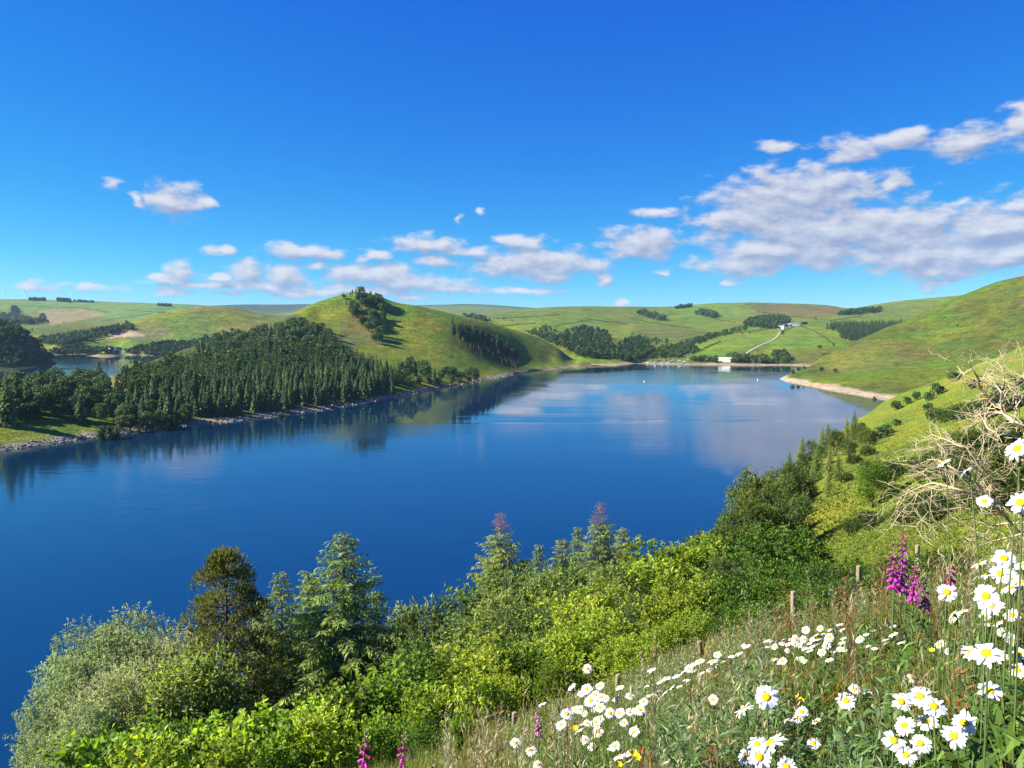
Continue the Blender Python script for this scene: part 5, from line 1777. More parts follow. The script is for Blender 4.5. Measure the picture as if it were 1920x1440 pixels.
its = [(a_[0], foxglove(*a_)) for a_ in [(1672, 1012, 1100, 4.6, 'p', 4, 0.3), (1694, 984, 1106, 4.6, 'p', -3, 0.12), (1719, 1048, 1124, 4.8, 'p', -7, 0.15), (1734, 1080, 1138, 4.8, 'd', 0, 0.4), (1784, 1054, 1096, 5.0, 'd', -3, 0.1)]]
number_from_left(its, "magenta foxglove spike in the group left of the daisies", "foxglove", "foxgloves at right")
tag(foxglove(686, 1362, 1462, 3.9, 'p', -6, 0.3), "magenta foxglove at the bottom edge, left of its neighbour", "foxglove")
tag(foxglove(758, 1368, 1462, 4.1, 'd', -6, 0.3), "darker magenta foxglove at the bottom edge, right of its neighbour", "foxglove")
tag(foxglove(1008, 1306, 1376, 6.2, 'l', 2, 0.4), "pale pink foxglove spike in the grass by the left fence post", "foxglove")
tag(foxglove(812, 1415, 1462, 4.6, 'd', 0, 0.4), "half hidden foxglove tip at the bottom edge", "foxglove")

# ------------------------------------------------------------------ red docks
M_DOCK = mat_foliage("dock_seed", 0.2, 0.7, 0.1, (1.2, 0.8, 0.7), 0.3, 30.0)
its = []
for px_, top, bot, depth in [(1203, 1402, 1450, 2.6), (1216, 1410, 1460, 2.5), (1233, 1416, 1460, 2.5), (1333, 1372, 1450, 2.2), (1346, 1398, 1455, 2.2), (1318, 1420, 1465, 2.2), (1378, 1405, 1455, 2.3)]:
    pt, pb = point(px_, top, depth), point(px_ + rng.normal() * 4, bot, depth)
    g = float(ground(pb[0], pb[1]))
    base = np.array((pb[0], pb[1], min(g, pb[2] - 0.05)))
    o = obj("dock_plant", None, None, tuple(base))
    st = MB()
    st.tube([(0, 0, 0), tuple(pt - base)], [0.003, 0.0012], 4)
    obj("stem", st.mesh("stem", [M_STEM]), o)
    k = 240
    f = rng.random(k) ** 0.8
    P = (pt - base) - np.outer(f, pt - pb) * 1.1 + rand_dirs(k) * (0.003 + 0.017 * f[:, None])
    sd = MB()
    sd.leaves(P, rand_dirs(k) + np.array((0, 0, 0.5)), rand_dirs(k), 0.009, 0.006, vcol(np.array((0.36, 0.075, 0.035)), k, 0.3), bend=0.1)
    obj("seed_head", sd.mesh("seed_head", [M_DOCK]), o)
    its.append((px_, o))
number_from_left(its, "rust-red dock seed head at the bottom edge", "dock", "red docks")

# ------------------------------------------------------------------ dead shrub
M_DEAD = mat_plain("dead_wood", (0.50, 0.41, 0.25), 0.85, 0.42, 14.0, 0.15, 0.4)
LIMBS = [
    ([(1960, 830), (1920, 801), (1884, 776), (1862, 754), (1840, 730), (1835, 713), (1823, 691), (1803, 699)], 0.015, 3.2),
    ([(1884, 776), (1876, 752), (1872, 728), (1866, 713), (1860, 700)], 0.007, 3.15), ([(1874, 735), (1882, 712), (1879, 690), (1875, 672)], 0.006, 3.2), ([(1840, 730), (1848, 700), (1862, 686)], 0.005, 3.25),
    ([(1950, 850), (1918, 825), (1871, 815), (1845, 788), (1830, 775)], 0.008, 3.0), ([(1871, 815), (1845, 812), (1838, 818)], 0.004, 3.0), ([(1900, 770), (1925, 720), (1918, 690)], 0.006, 3.3), ([(1925, 760), (1895, 728), (1888, 722)], 0.006, 3.3),
    ([(1880, 965), (1866, 925), (1850, 886), (1813, 840), (1781, 827), (1747, 815)], 0.009, 2.9), ([(1850, 886), (1798, 857), (1769, 844), (1758, 830)], 0.007, 2.85), ([(1813, 840), (1814, 815), (1818, 790)], 0.004, 2.9), ([(1850, 890), (1846, 858), (1858, 838), (1872, 826)], 0.004, 2.95),
    ([(1975, 1000), (1920, 966), (1866, 942), (1806, 920), (1764, 908), (1725, 914), (1692, 930)], 0.010, 2.8), ([(1940, 1030), (1913, 1000), (1850, 937), (1808, 893), (1775, 872), (1745, 862)], 0.009, 2.75), ([(1869, 963), (1815, 950), (1740, 961), (1718, 988)], 0.006, 2.8),
    ([(1806, 920), (1760, 885), (1705, 862)], 0.005, 2.85), ([(1764, 908), (1720, 925), (1690, 958)], 0.004, 2.8), ([(1920, 980), (1860, 985), (1800, 975), (1745, 990)], 0.006, 2.75), ([(1920, 1000), (1860, 1015), (1810, 1008), (1760, 1030)], 0.005, 2.75),
    ([(1900, 960), (1850, 925), (1790, 905), (1735, 882)], 0.006, 2.95), ([(1890, 970), (1830, 955), (1775, 935), (1700, 945)], 0.005, 2.9), ([(1905, 945), (1912, 900), (1905, 870), (1908, 850)], 0.005, 2.9), ([(1905, 930), (1880, 912), (1872, 905)], 0.004, 2.9),
]
root = point(1990, 1010, 2.9)
root[2] = float(ground(root[0], root[1]))
o = obj("dead_shrub", None, None, tuple(root))
tag(o, "bare bleached dead shrub with twiggy branches at the right edge", "shrub")
for pts_, r0, dep in LIMBS:
    b = MB()
    n = len(pts_)
    dd = [dep * (1 + 0.05 * math.sin(i * 1.3 + dep * 7)) - 0.03 * i for i in range(n)]
    W3 = [point(p_[0], p_[1], dd[i]) - root for i, p_ in enumerate(pts_)]
    fine = []
    for i in range(n - 1):
        for s in (0, 0.5):
            fine.append(W3[i] * (1 - s) + W3[i + 1] * s + rng.normal(size=3) * (0.006 if s else 0.0))
    fine.append(W3[-1])
    rad = [r0 * 0.68 * (1 - 0.78 * i / (len(fine) - 1)) for i in range(len(fine))]
    b.tube(fine, rad, 6)

    def twig(p, d, L, r_, lvl):
        q1 = p + d * L * 0.5 + rng.normal(size=3) * L * 0.08
        q2 = p + d * L + rng.normal(size=3) * L * 0.12
        b.tube([p, q1, q2], [r_, r_ * 0.7, r_ * 0.25], 4)
        if lvl:
            for _ in range(3):
                s = rng.uniform(0.25, 0.95)
                twig(p + (q2 - p) * s, unit(d + rng.normal(size=3) * 0.65), L * rng.uniform(0.35, 0.6), r_ * 0.6, lvl - 1)
    for i in range(1, len(fine)):
        d = unit(fine[i] - fine[i - 1])
        for _ in range(3 if len(fine) > 7 else 2):
            if rng.random() < 0.8:
                side = unit(np.cross(d, unit(CAMP - root)) * rng.choice((-1, 1)) + d * 0.9 + rng.normal(size=3) * 0.45)
                twig(fine[i], side, rng.uniform(0.05, 0.15), max(0.0013, rad[i] * 0.42), 1 if rng.random() < 0.7 else 2)
    obj("branch", b.mesh("branch", [M_DEAD], True), o)
tick('shrub')

# ------------------------------------------------------------------ fence
M_POST = mat_plain("weathered_post", (0.27, 0.22, 0.15), 0.9, 0.3, 14.0, 0.1, 0.5)
M_WIRE = mat_plain("fence_wire", (0.42, 0.40, 0.36), 0.5, 0.1, 5.0, 0.5)
POSTS = [(862, 1380, 15.0), (962, 1336, 15.5), (1156, 1264, 15.5), (1318, 1200, 15.5), (1491, 1110, 15.5), (1612, 1060, 17.0), (1720, 1022, 19.0)]
fx, fy, fz = spot(NEARLAND, 1156, 15.5)
fence = obj("fence", None, None, (fx, fy, fz))
tag(fence, "weathered post and wire fence running down the slope behind the flowers", "fence")
tops = []
for px_, top, dp in POSTS:
    p = point(px_, top, dp)
    g = float(ground(p[0], p[1]))
    b = MB()
    tl = rng.normal(size=2) * 0.04
    b.tube([(0, 0, g - 0.3 - p[2]), (tl[0], tl[1], -0.012), (tl[0], tl[1], 0.0)], [0.055, 0.052, 0.044], 8)
    obj("post", b.mesh("post", [M_POST]), fence, tuple(p - np.array((fx, fy, fz))))
    tops.append((p, g))
    for k in range(3):
        CLEAR.append((px_, top + 3 + k * 7, 8, dp - 0.1))
for off in (0.06, 0.34, 0.62):
    b = MB()
    line = []
    for (p, g), (p2, g2) in zip(tops[:-1], tops[1:]):
        for s in (0, 0.25, 0.5, 0.75):
            line.append(p * (1 - s) + p2 * s - np.array((fx, fy, fz + off + 0.05 * math.sin(s * math.pi))) - np.array((0, 0.06, 0)))
    b.tube(line, [0.0022] * len(line), 4)
    obj("wire", b.mesh("wire", [M_WIRE]), fence)
tick('fence')

# ------------------------------------------------------------------ grass and herbs between the flowers


CMAP = np.zeros((1700, 2400), np.float32)      # how far each sight line must stay free
for cx, cy, cr, cd in CLEAR:
    x0, x1, y0, y1 = int(cx - cr) + 200, int(cx + cr) + 201, int(cy - cr), int(cy + cr) + 1
    x0, y0 = max(x0, 0), max(y0, 0)
    gy, gx = np.mgrid[y0:min(y1, 1700), x0:min(x1, 2400)]
    sub = CMAP[y0:min(y1, 1700), x0:min(x1, 2400)]
    sub[((gx - 200 - cx) ** 2 + (gy - cy) ** 2 < cr * cr) & (sub < cd)] = cd


def clear_of(P, D, L):
    """which blades do not stand in front of a flower or a post"""
    D = unit(np.asarray(D, float))
    P, L = np.asarray(P, float), np.broadcast_to(np.asarray(L, float), (len(P),))
    keep = np.ones(len(P), bool)
    for f in (0.3, 0.5, 0.65, 0.8, 0.9, 1.0):
        q_ = P + D * (L * f)[:, None]
        a_, b_ = to_pix(q_[:, 0], q_[:, 1], q_[:, 2])
        ia, ib = np.clip(a_ + 200, 0, 2399).astype(int), np.clip(b_, 0, 1699).astype(int)
        keep &= ~(q_[:, 1] < CMAP[ib, ia])
    return keep


m = MB()
# grass blades, broader with distance so that they never thin out to nothing
x, y, z, r, px, py = meadow_points(300000, 0.85, 22, -14, 42)
n = len(x)
zone = fbm(x * 0.9, y * 0.9, 3)
hgt = rng.uniform(0.16, 0.50, n) * np.where(r > 8, 1.15, 1.0) * (1 + 0.7 * zone) * np.clip(0.55 + r * 0.16, 0.6, 1.0)
lean = rng.normal(size=(n, 3)) * 0.38
D = np.stack([lean[:, 0] + 0.10, lean[:, 1], np.ones(n)], 1)
pal = np.array([(0.130, 0.190, 0.026), (0.200, 0.235, 0.032), (0.080, 0.130, 0.022), (0.40, 0.32, 0.13), (0.30, 0.22, 0.075), (0.33, 0.135, 0.034)])
rust = np.exp(-(((px - 1640) / 170) ** 2 + ((py - 1215) / 80) ** 2)) + 0.6 * np.exp(-(((px - 1560) / 300) ** 2 + ((py - 1390) / 60) ** 2))
straw = np.exp(-(((px - 1330) / 90) ** 2 + ((py - 1230) / 80) ** 2)) + 0.10
u = rng.random(n)
ci = np.where(u < 0.33, 0, np.where(u < 0.58, 1, 2))
ci = np.where(rng.random(n) < np.clip(straw * 0.6, 0, 0.6), rng.integers(3, 5, n), ci)
ci = np.where(rng.random(n) < np.clip(rust * 0.42, 0, 0.4), 5, ci)
ci = np.where((px < 1180) & (rng.random(n) < 0.6), 1, ci)
C = pal[ci] * rng.uniform(0.65, 1.35, size=(n, 1))
P = np.stack([x, y, z - 0.03], 1)
for hx, hy, hz_ in HEADS:                      # the sward stays below the flowers standing in it
    near = (x - hx) ** 2 + (y - hy) ** 2 < 0.30 ** 2
    hgt[near] = np.minimum(hgt[near], np.maximum(0.05, hz_ - z[near] - 0.02))
Wd = rng.uniform(0.0022, 0.0050, n) * np.maximum(1.0, r / 3.6)
k = clear_of(P, D, hgt) & ((fbm(x * 2.2 + 5, y * 2.2, 3) > -0.06) | (rng.random(n) < 0.38) | (r > 9))
m.leaves(P[k], D[k], rand_dirs(int(k.sum())), hgt[k], Wd[k], C[k], bend=0.10)
tick('grass ' + str(n))
o = obj("meadow_grass", m.mesh("meadow_grass", [M_GRASS]))
tag(o, "rough mixed green and straw grass of the flowery bank", "grass", kind='stuff')

# leafy grey-green stems among the daisies and dark leaves low down
m = MB()
x, y, z, r, px, py = meadow_points(6500, 1.5, 13, 0, 38)
keep = rng.random(len(x)) < np.clip(1.2 * np.exp(-(((px - 1430) / 240) ** 2 + ((py - 1330) / 120) ** 2)) + 0.30, 0, 1)
for xx, yy, zz, rr in zip(x[keep], y[keep], z[keep], r[keep]):
    h = rng.uniform(0.28, 0.62)
    lean = rng.normal(size=2) * 0.10
    k = rng.integers(12, 20)
    t = np.linspace(0.15, 1, k)
    P = np.stack([xx + lean[0] * t * h, yy + lean[1] * t * h, zz + t * h], 1)
    a = rng.random() * 6.28 + np.arange(k) * 2.4
    D = np.stack([np.cos(a), np.sin(a), np.full(k, 0.55)], 1) + rng.normal(size=(k, 3)) * 0.15
    col = np.array((0.185, 0.235, 0.095)) if rng.random() < 0.55 else np.array((0.11, 0.18, 0.036))
    if not clear_of(P, D, 0.06).all():
        continue
    m.leaves(P, D, np.tile((0, 0, 1.0), (k, 1)), rng.uniform(0.04, 0.08) * (1.25 - 0.6 * t), 0.010 * max(1, rr / 5), col * rng.uniform(0.7, 1.25, size=(k, 1)), bend=0.12)
    m.leaves([(xx, yy, zz - 0.05)], [(lean[0], lean[1], 1)], [(1, 0, 0.2)], h + 0.08, 0.006 * max(1, rr / 4), col * 0.8, bend=0.0)
x, y, z, r, px, py = meadow_points(30000, 0.8, 16, -8, 40)
n = len(x)
a = rng.random(n) * 6.28
D = np.stack([np.cos(a), np.sin(a), rng.uniform(0.2, 1.2, n)], 1)
P = np.stack([x, y, z + rng.uniform(0, 0.2, n)], 1)
k = clear_of(P, D, 0.1)
n = int(k.sum())
m.leaves(P[k], D[k], np.tile((0, 0, 1.0), (n, 1)), rng.uniform(0.04, 0.10, n), rng.uniform(0.010, 0.024, n) * np.maximum(1, r[k] / 5), vcol(np.array((0.090, 0.155, 0.024)), n, 0.35), bend=0.15)
o = obj("meadow_herbs", m.mesh("meadow_herbs", [M_GRASS]))
tag(o, "grey-green leafy herbs crowding between the daisies", "herbs", kind='stuff')

# seeding grasses and sorrel: thin stalks with small seed heads
m = MB()
x, y, z, r, px, py = meadow_points(2600, 1.8, 14, -6, 40)
for xx, yy, zz, rr, pp, qq in zip(x, y, z, r, px, py):
    rusty = rng.random() < 0.75 * math.exp(-(((pp - 1640) / 190) ** 2 + ((qq - 1230) / 110) ** 2)) + 0.10
    h = rng.uniform(0.40, 0.72)
    lean = rng.normal(size=2) * 0.13
    col = np.array((0.26, 0.105, 0.04)) if rusty else np.array((0.38, 0.31, 0.17))
    col = col * rng.uniform(0.7, 1.25)
    w = max(1.0, rr / 4.5)
    if not clear_of([(xx, yy, zz)], [(lean[0], lean[1], 1)], h)[0]:
        continue
    m.leaves([(xx, yy, zz - 0.02)], [(lean[0], lean[1], 1)], [(0.3, 1, 0)], h, 0.0024 * w, col * 0.9, bend=0.03)
    k = 12
    t = rng.uniform(0.62, 1.0, k)
    P = np.stack([xx + lean[0] * t * h, yy + lean[1] * t * h, zz + t * h], 1)
    m.leaves(P, rand_dirs(k) * 0.7 + np.array((lean[0], lean[1], 1.0)), rand_dirs(k), rng.uniform(0.02, 0.045), 0.0045 * w, col * rng.uniform(0.7, 1.3, size=(k, 1)), bend=0.1)
o = obj("seeding_grass", m.mesh("seeding_grass", [M_GRASS]))
tag(o, "thin straw and rust coloured seed heads over the bank", "grass", kind='stuff')

# coarse tussocks on the slope beyond the fence
m = MB()
pts = scatter_px(NEARLAND, [(1880, 690), (1920, 1040), (1640, 1070), (1440, 1090), (1480, 975), (1600, 830), (1680, 770)], 13000, 14, 480)
n = len(pts)
rr = np.hypot(pts[:, 0], pts[:, 1])
zone = fbm(pts[:, 0] / 14, pts[:, 1] / 14, 4)
for k in range(4):
    a = rng.random(n) * 6.28
    D = np.stack([np.cos(a) * 0.8, np.sin(a) * 0.8, np.full(n, 1.0)], 1)
    s = rng.uniform(0.20, 0.42, n) * np.clip(rr / 70, 0.6, 1.7)
    col = np.where((zone > 0.17)[:, None], np.array((0.065, 0.100, 0.020)), np.where((zone < -0.2)[:, None], np.array((0.215, 0.205, 0.055)), np.array((0.165, 0.225, 0.022))))
    m.leaves(pts - np.array((0, 0, 0.05)), D, np.tile((0, 0, 1.0), (n, 1)), s, s * 0.22, col * rng.uniform(0.7, 1.3, size=(n, 1)), bend=0.2)
o = obj("hillside_tussocks", m.mesh("hillside_tussocks", [M_GRASS]))
tag(o, "bright grass tussocks and bracken on the right-hand slope", "grass", kind='stuff')
tick('meadow')

# ================================================================== far buildings, boats and small things
M_WHITE = mat_plain("white_render", (0.78, 0.77, 0.74), 0.8, 0.06, 0.6)
M_SLATE = mat_plain("slate_roof", (0.16, 0.165, 0.18), 0.7, 0.2, 0.8)
M_GREYB = mat_plain("grey_sheeting", (0.30, 0.31, 0.32), 0.6, 0.15, 0.4)
M_DARKB = mat_plain("dark_shed", (0.06, 0.065, 0.07), 0.7, 0.2, 0.5)
M_GLASSW = mat_plain("window_glass", (0.04, 0.05, 0.06), 0.15, 0.1, 1.0, 0.5)
M_STONE = mat_plain("stone_wall", (0.20, 0.185, 0.16), 0.9, 0.3, 0.8, 0.1, 0.4)
M_TRACK = mat_plain("stony_track", (0.42, 0.36, 0.26), 0.95, 0.15, 0.4, 0.05)


def building(name, land, px, py, w_, d_, h_, rot, wall, roofm, label, nwin=3, gable=2.0, cat="building", hitr=(1150, 5000), z0=None, lift=0.0):
    """pitched-roof building with door and windows on the side facing the lake"""
    p = hit(land, px, py, *hitr)
    if p is None:
        p = tuple(point(px, py, 1500))
    z = (p[2] if z0 is None else z0) + lift
    o = obj(name, None, None, (p[0], p[1], z), rot)
    wl = MB()
    wl.box((-w_ / 2, -d_ / 2, -3), (w_ / 2, d_ / 2, h_))
    obj("wall", wl.mesh("wall", [wall]), o)
    rf = MB()
    e = 0.4
    v = [(-w_ / 2 - e, -d_ / 2 - e, h_ + 0.01), (w_ / 2 + e, -d_ / 2 - e, h_ + 0.01), (w_ / 2 + e, d_ / 2 + e, h_ + 0.01), (-w_ / 2 - e, d_ / 2 + e, h_ + 0.01), (-w_ / 2 - e, 0, h_ + gable), (w_ / 2 + e, 0, h_ + gable)]
    rf.add(v, [(0, 1, 5, 4), (2, 3, 4, 5), (0, 3, 2, 1)], [(0, 4, 3), (1, 2, 5)])
    obj("roof", rf.mesh("roof", [roofm]), o)
    for k in range(nwin):
        x0 = -w_ / 2 + w_ * (k + 0.5) / nwin
        b = MB()
        b.box((x0 - w_ / nwin * 0.15, -d_ / 2 - 0.06, h_ * 0.48), (x0 + w_ / nwin * 0.15, -d_ / 2 + 0.02, h_ * 0.78))
        obj("window", b.mesh("window", [M_GLASSW]), o)
    if name == "farmhouse":
        for s_ in (-1, 1):
            b = MB()
            b.box((s_ * w_ * 0.44 - 0.6, -0.6, h_ + gable * 0.7), (s_ * w_ * 0.44 + 0.6, 0.6, h_ + gable + 1.4))
            obj("chimney", b.mesh("chimney", [wall]), [c_ for c_ in o.children if c_.name.startswith("roof")][0])
    tag(o, label, cat)
    return o


building("clubhouse", FARLAND, 1356, 678, 24, 9, 4.5, -0.55, M_WHITE, M_WHITE, "long low white clubhouse on the far shore", 6, 1.2)
building("boat_store", FARLAND, 1331, 677, 14, 5, 2.4, 0.05, M_DARKB, M_SLATE, "low dark store left of the white clubhouse", 2, 1.0)
building("farmhouse", FARLAND, 1464, 617, 16, 9, 7.0, -0.6, M_WHITE, M_SLATE, "white farmhouse beside its sheltering wood", 3, 2.6, hitr=(1400, 3000))
building("barn", FARLAND, 1476, 613, 20, 11, 6.0, -0.6, M_GREYB, M_GREYB, "grey barn right of the white farmhouse", 3, 2.2, hitr=(1400, 3000))
building("barn", FARLAND, 1490, 611, 24, 12, 5.5, -0.5, M_GREYB, M_SLATE, "long grey barn in the middle of the farm", 3, 2.0, hitr=(1400, 3000))
building("shed", FARLAND, 1507, 608, 16, 10, 5.0, 0.1, M_DARKB, M_DARKB, "dark shed at the farm's right end", 2, 1.5, hitr=(1400, 3000))
p = point(200, 664, 1512)
for nm, dx, dy, w_, d_, h_, lab in [("dam_building", -8, 10, 20, 10, 8, "left white block of the distant dam buildings"), ("dam_building", 9, 6, 15, 9, 12, "tallest white block of the distant dam buildings"), ("dam_building", 21, 3, 9, 8, 6, "small right-hand block of the distant dam buildings")]:
    o = obj(nm, None, None, (p[0] + dx, p[1] + dy, 2.0), -0.6)
    wl = MB()
    wl.box((-w_ / 2, -d_ / 2, -4), (w_ / 2, d_ / 2, h_))
    obj("wall", wl.mesh("wall", [M_WHITE]), o)
    rf = MB()
    rf.box((-w_ / 2 - 0.4, -d_ / 2 - 0.4, h_ + 0.01), (w_ / 2 + 0.4, d_ / 2 + 0.4, h_ + 0.6))
    obj("roof", rf.mesh("roof", [M_GREYB]), o)
    for k in range(3):
        b = MB()
        x0 = -w_ / 2 + w_ * (k + 0.5) / 3
        b.box((x0 - w_ * 0.09, -d_ / 2 - 0.08, h_ * 0.35), (x0 + w_ * 0.09, -d_ / 2 + 0.02, h_ * 0.75))
        obj("window", b.mesh("window", [M_GLASSW]), o)
    tag(o, lab, "building", "buildings at the distant dam")
# low dark crest wall of the dam along the water
pa, pb = point(93, 669.5, 1398), point(216, 665.5, 1482)
for q_ in (pa, pb):
    q_[2] = 0
b = MB()
d = unit(pb - pa)
nrm = np.array((-d[1], d[0], 0))
v = []
for q_ in (pa, pb):
    for s, zz in ((-1, -2), (1, -2), (1, 2.4), (-1, 2.4)):
        v.append(q_ - pa + nrm * s * 1.2 + np.array((0, 0, zz)))
b.add(v, [(0, 1, 2, 3), (4, 7, 6, 5), (0, 4, 5, 1), (1, 5, 6, 2), (2, 6, 7, 3), (3, 7, 4, 0)])
o = obj("dam_wall", b.mesh("dam_wall", [M_DARKB]), None, tuple(pa))
tag(o, "long dark dam wall across the water at far left", "dam")
o = obj("valve_tower", None, None, tuple(point(219, 665, 1488) * np.array((1, 1, 0))))
b = MB()
b.box((-4, -4, -3), (4, 4, 8))
obj("shaft", b.mesh("shaft", [M_DARKB]), o)
b = MB()
b.box((-5, -5, 8.01), (5, 5, 9.0))
obj("parapet", b.mesh("parapet", [M_STONE]), o)
tag(o, "dark squat tower at the right end of the distant dam", "tower")

# boats, one mould
BOATC = {"white": (0.80, 0.80, 0.80), "red": (0.50, 0.05, 0.04), "blue": (0.06, 0.13, 0.36), "green": (0.10, 0.30, 0.12), "yellow": (0.70, 0.50, 0.06)}
BM = {k: mat_plain(k + "_hull", c, 0.4, 0.05, 1.0, 0.5) for k, c in BOATC.items()}
M_SPAR = mat_plain("spar", (0.75, 0.75, 0.75), 0.4, 0.05, 1.0)


def boat(name, loc, rot, colour, L=5.0, mast=6.0, cabin=False):
    o = obj(name, None, None, loc, rot)
    b = MB()
    st = []
    for s in np.linspace(0, 1, 7):
        wdt = L * 0.19 * math.sin(math.pi * (0.18 + 0.82 * s)) ** 0.7 if s < 1 else 0.02
        st.append([(L * (s - 0.5), -wdt, 0.55 + 0.25 * s * s), (L * (s - 0.5), -wdt * 0.6, -0.12), (L * (s - 0.5), wdt * 0.6, -0.12), (L * (s - 0.5), wdt, 0.55 + 0.25 * s * s)])
    v = [p_ for ring in st for p_ in ring]
    q = []
    for i in range(6):
        for k in range(3):
            q.append((i * 4 + k, i * 4 + k + 1, (i + 1) * 4 + k + 1, (i + 1) * 4 + k))
        q.append((i * 4 + 3, i * 4, (i + 1) * 4, (i + 1) * 4 + 3))
    q.append((0, 3, 2, 1))
    b.add(v, q)
    obj("hull", b.mesh("hull", [BM[colour]]), o)
    if mast:
        b = MB()
        b.tube([(0.1 * L, 0, 0.3), (0.1 * L, 0, mast)], [0.09, 0.06], 5)
        obj("mast", b.mesh("mast", [M_SPAR]), o)
        b = MB()
        b.tube([(0.1 * L, 0, 1.2), (-0.4 * L, 0, 1.25)], [0.10, 0.10], 5)
        obj("boom", b.mesh("boom", [BM["white"]]), o)
    if cabin:
        b = MB()
        b.box((-0.15 * L, -0.5, 0.6), (0.2 * L, 0.5, 1.3))
        obj("cabin", b.mesh("cabin", [BM["white"]]), o)
    return o


its = {}
cols = ["white", "white", "green", "white", "red", "red", "white", "blue", "red", "white", "yellow", "white", "green", "white", "white", "blue", "white", "red"]
for k, c in enumerate(cols):
    px_ = 1214 + k * 4.4 + rng.normal() * 1.0
    p = hit(FARLAND, px_, 680.5 - (k % 3) * 2.2, 1100, 1700)
    if p is None:
        p = (*point(px_, 681, 1150)[:2], 1.0)
    its.setdefault(c, []).append((px_, boat("dinghy", (p[0], p[1], max(p[2], 0.3) + 0.15), rng.uniform(0, 3.14), c, rng.uniform(4.5, 6), rng.uniform(5, 7) if k % 2 else 0)))
for c, lst in its.items():
    number_from_left(lst, f"{c} dinghy drawn up on the far shore", "boat", f"{c} dinghies ashore")
its = []
for px_, py_, cab in [(1178, 676, 0), (1183, 677, 0), (1228, 686, 1), (1241, 686, 1), (1277, 688, 0), (1411, 684.5, 0), (1434, 685, 1), (1464, 685, 0), (1398, 684, 1)]:
    a, q = pix(px_, py_)
    r_ = -HC / q
    its.append((px_, boat("moored_boat", (r_ * math.sin(a), r_ * math.cos(a), 0.0), rng.uniform(-0.5, 0.5), "white", 6.0, 0 if cab else 7.5, bool(cab))))
number_from_left(its, "white boat moored off the far shore", "boat", "moored white boats")
its = []
for px_, py_ in [(1208, 716), (1421, 713)]:
    a, q = pix(px_, py_)
    r_ = -HC / q
    b = MB()
    v = [(0.75 * math.sin(t_) * math.cos(k * 0.7854), 0.75 * math.sin(t_) * math.sin(k * 0.7854), 0.35 - 0.75 * math.cos(t_)) for t_ in np.linspace(0.15, 2.6, 6) for k in range(8)]
    qq = [(i * 8 + k, i * 8 + (k + 1) % 8, (i + 1) * 8 + (k + 1) % 8, (i + 1) * 8 + k) for i in range(5) for k in range(8)]
    o = obj("buoy", None, None, (r_ * math.sin(a), r_ * math.cos(a), 0))
    b.add(v, qq)
    obj("float", b.mesh("float", [BM["white"]], True), o)
    b = MB()
    b.tube([(0, 0, 0.9), (0, 0, 1.5)], [0.08, 0.05], 5)
    obj("ring_post", b.mesh("ring_post", [M_SPAR]), o)
    its.append((px_, o))
tag(its[0][1], "white buoy in the middle of the lake", "buoy", "buoys")
tag(its[1][1], "white buoy near the right-hand hill's pale beach", "buoy", "buoys")

# track up to the farm, laid on the field
line = [(1398, 664), (1410, 656), (1422, 649), (1434, 644), (1446, 639), (1454, 634), (1460, 627), (1466, 619)]
P3 = [np.array(hit(FARLAND, a_, b_, 1100, 2600)) for a_, b_ in line if hit(FARLAND, a_, b_, 1100, 2600)]
fine = []
for a_, b_ in zip(P3[:-1], P3[1:]):
    for s in np.linspace(0, 1, 12, endpoint=False):
        fine.append(a_ * (1 - s) + b_ * s)
fine = np.array(fine)
dv = unit(np.gradient(fine, axis=0) * np.array((1, 1, 0)))
sd = np.stack([-dv[:, 1], dv[:, 0], np.zeros(len(dv))], 1) * 1.5
L_, R_ = fine + sd, fine - sd
for arr in (L_, R_):
    arr[:, 2] = FARLAND.at(arr[:, 0], arr[:, 1]) + 0.45
n = len(fine)
q = [(i, i + 1, n + i + 1, n + i) for i in range(n - 1)]
o = obj("farm_track", mesh_np("farm_track", np.concatenate([L_, R_]), q, None, [M_TRACK]))
tag(o, kind='structure')

# hedges between the far fields
HEDGES = [
    ([(1278, 639), (1310, 633), (1345, 629), (1400, 623), (1440, 618)], 4.0, "hedge along the top of the bright field left of the farm"),
    ([(1298, 664), (1318, 656), (1335, 648), (1352, 641)], 5.0, "hedge climbing between the two bright fields by the shore"),
    ([(925, 613), (960, 610), (1005, 607)], 4.0, "hedge crossing the small field right of the round hill"),
    ([(985, 622), (1010, 628), (1040, 640), (1062, 650)], 6.0, "bushy hedge descending to the valley wood"),
    ([(1465, 626), (1475, 619), (1490, 613)], 3.0, "hedge beside the farm track"),
    ([(1556, 602), (1590, 597), (1620, 592)], 4.0, "hedge above the right-hand conifer block"),
    ([(930, 598), (960, 597), (1000, 594), (1050, 591)], 5.0, "hedge across the upper fields right of the round hill"),
    ([(1180, 596), (1215, 604), (1260, 612), (1300, 616)], 3.5, "hedge slanting down the far brown slope"),
    ([(1310, 585), (1345, 600), (1380, 606)], 4.0, "hedge falling from the oval copse towards the farm wood"),
    ([(1500, 612), (1525, 620), (1548, 634), (1562, 646)], 3.0, "hedge down the right side of the farm's field"),
    ([(1100, 598), (1140, 604), (1180, 608)], 4.0, "hedge on the far slope above the valley wood"),
    ([(1420, 584), (1450, 590), (1490, 595), (1530, 597)], 4.0, "hedge below the brown moor behind the farm"),
    ([(1040, 612), (1075, 606), (1110, 600)], 4.5, "hedge climbing away from the valley wood"),
    ([(20, 574), (80, 575), (150, 578), (200, 586)], 7.0, "hedge above the brown ploughed field"),
    ([(230, 582), (270, 584), (310, 588)], 7.0, "hedge on the turbine hill's right shoulder"),
    ([(190, 602), (230, 597), (285, 588)], 6.0, "hedge right of the brown ploughed field"),
]
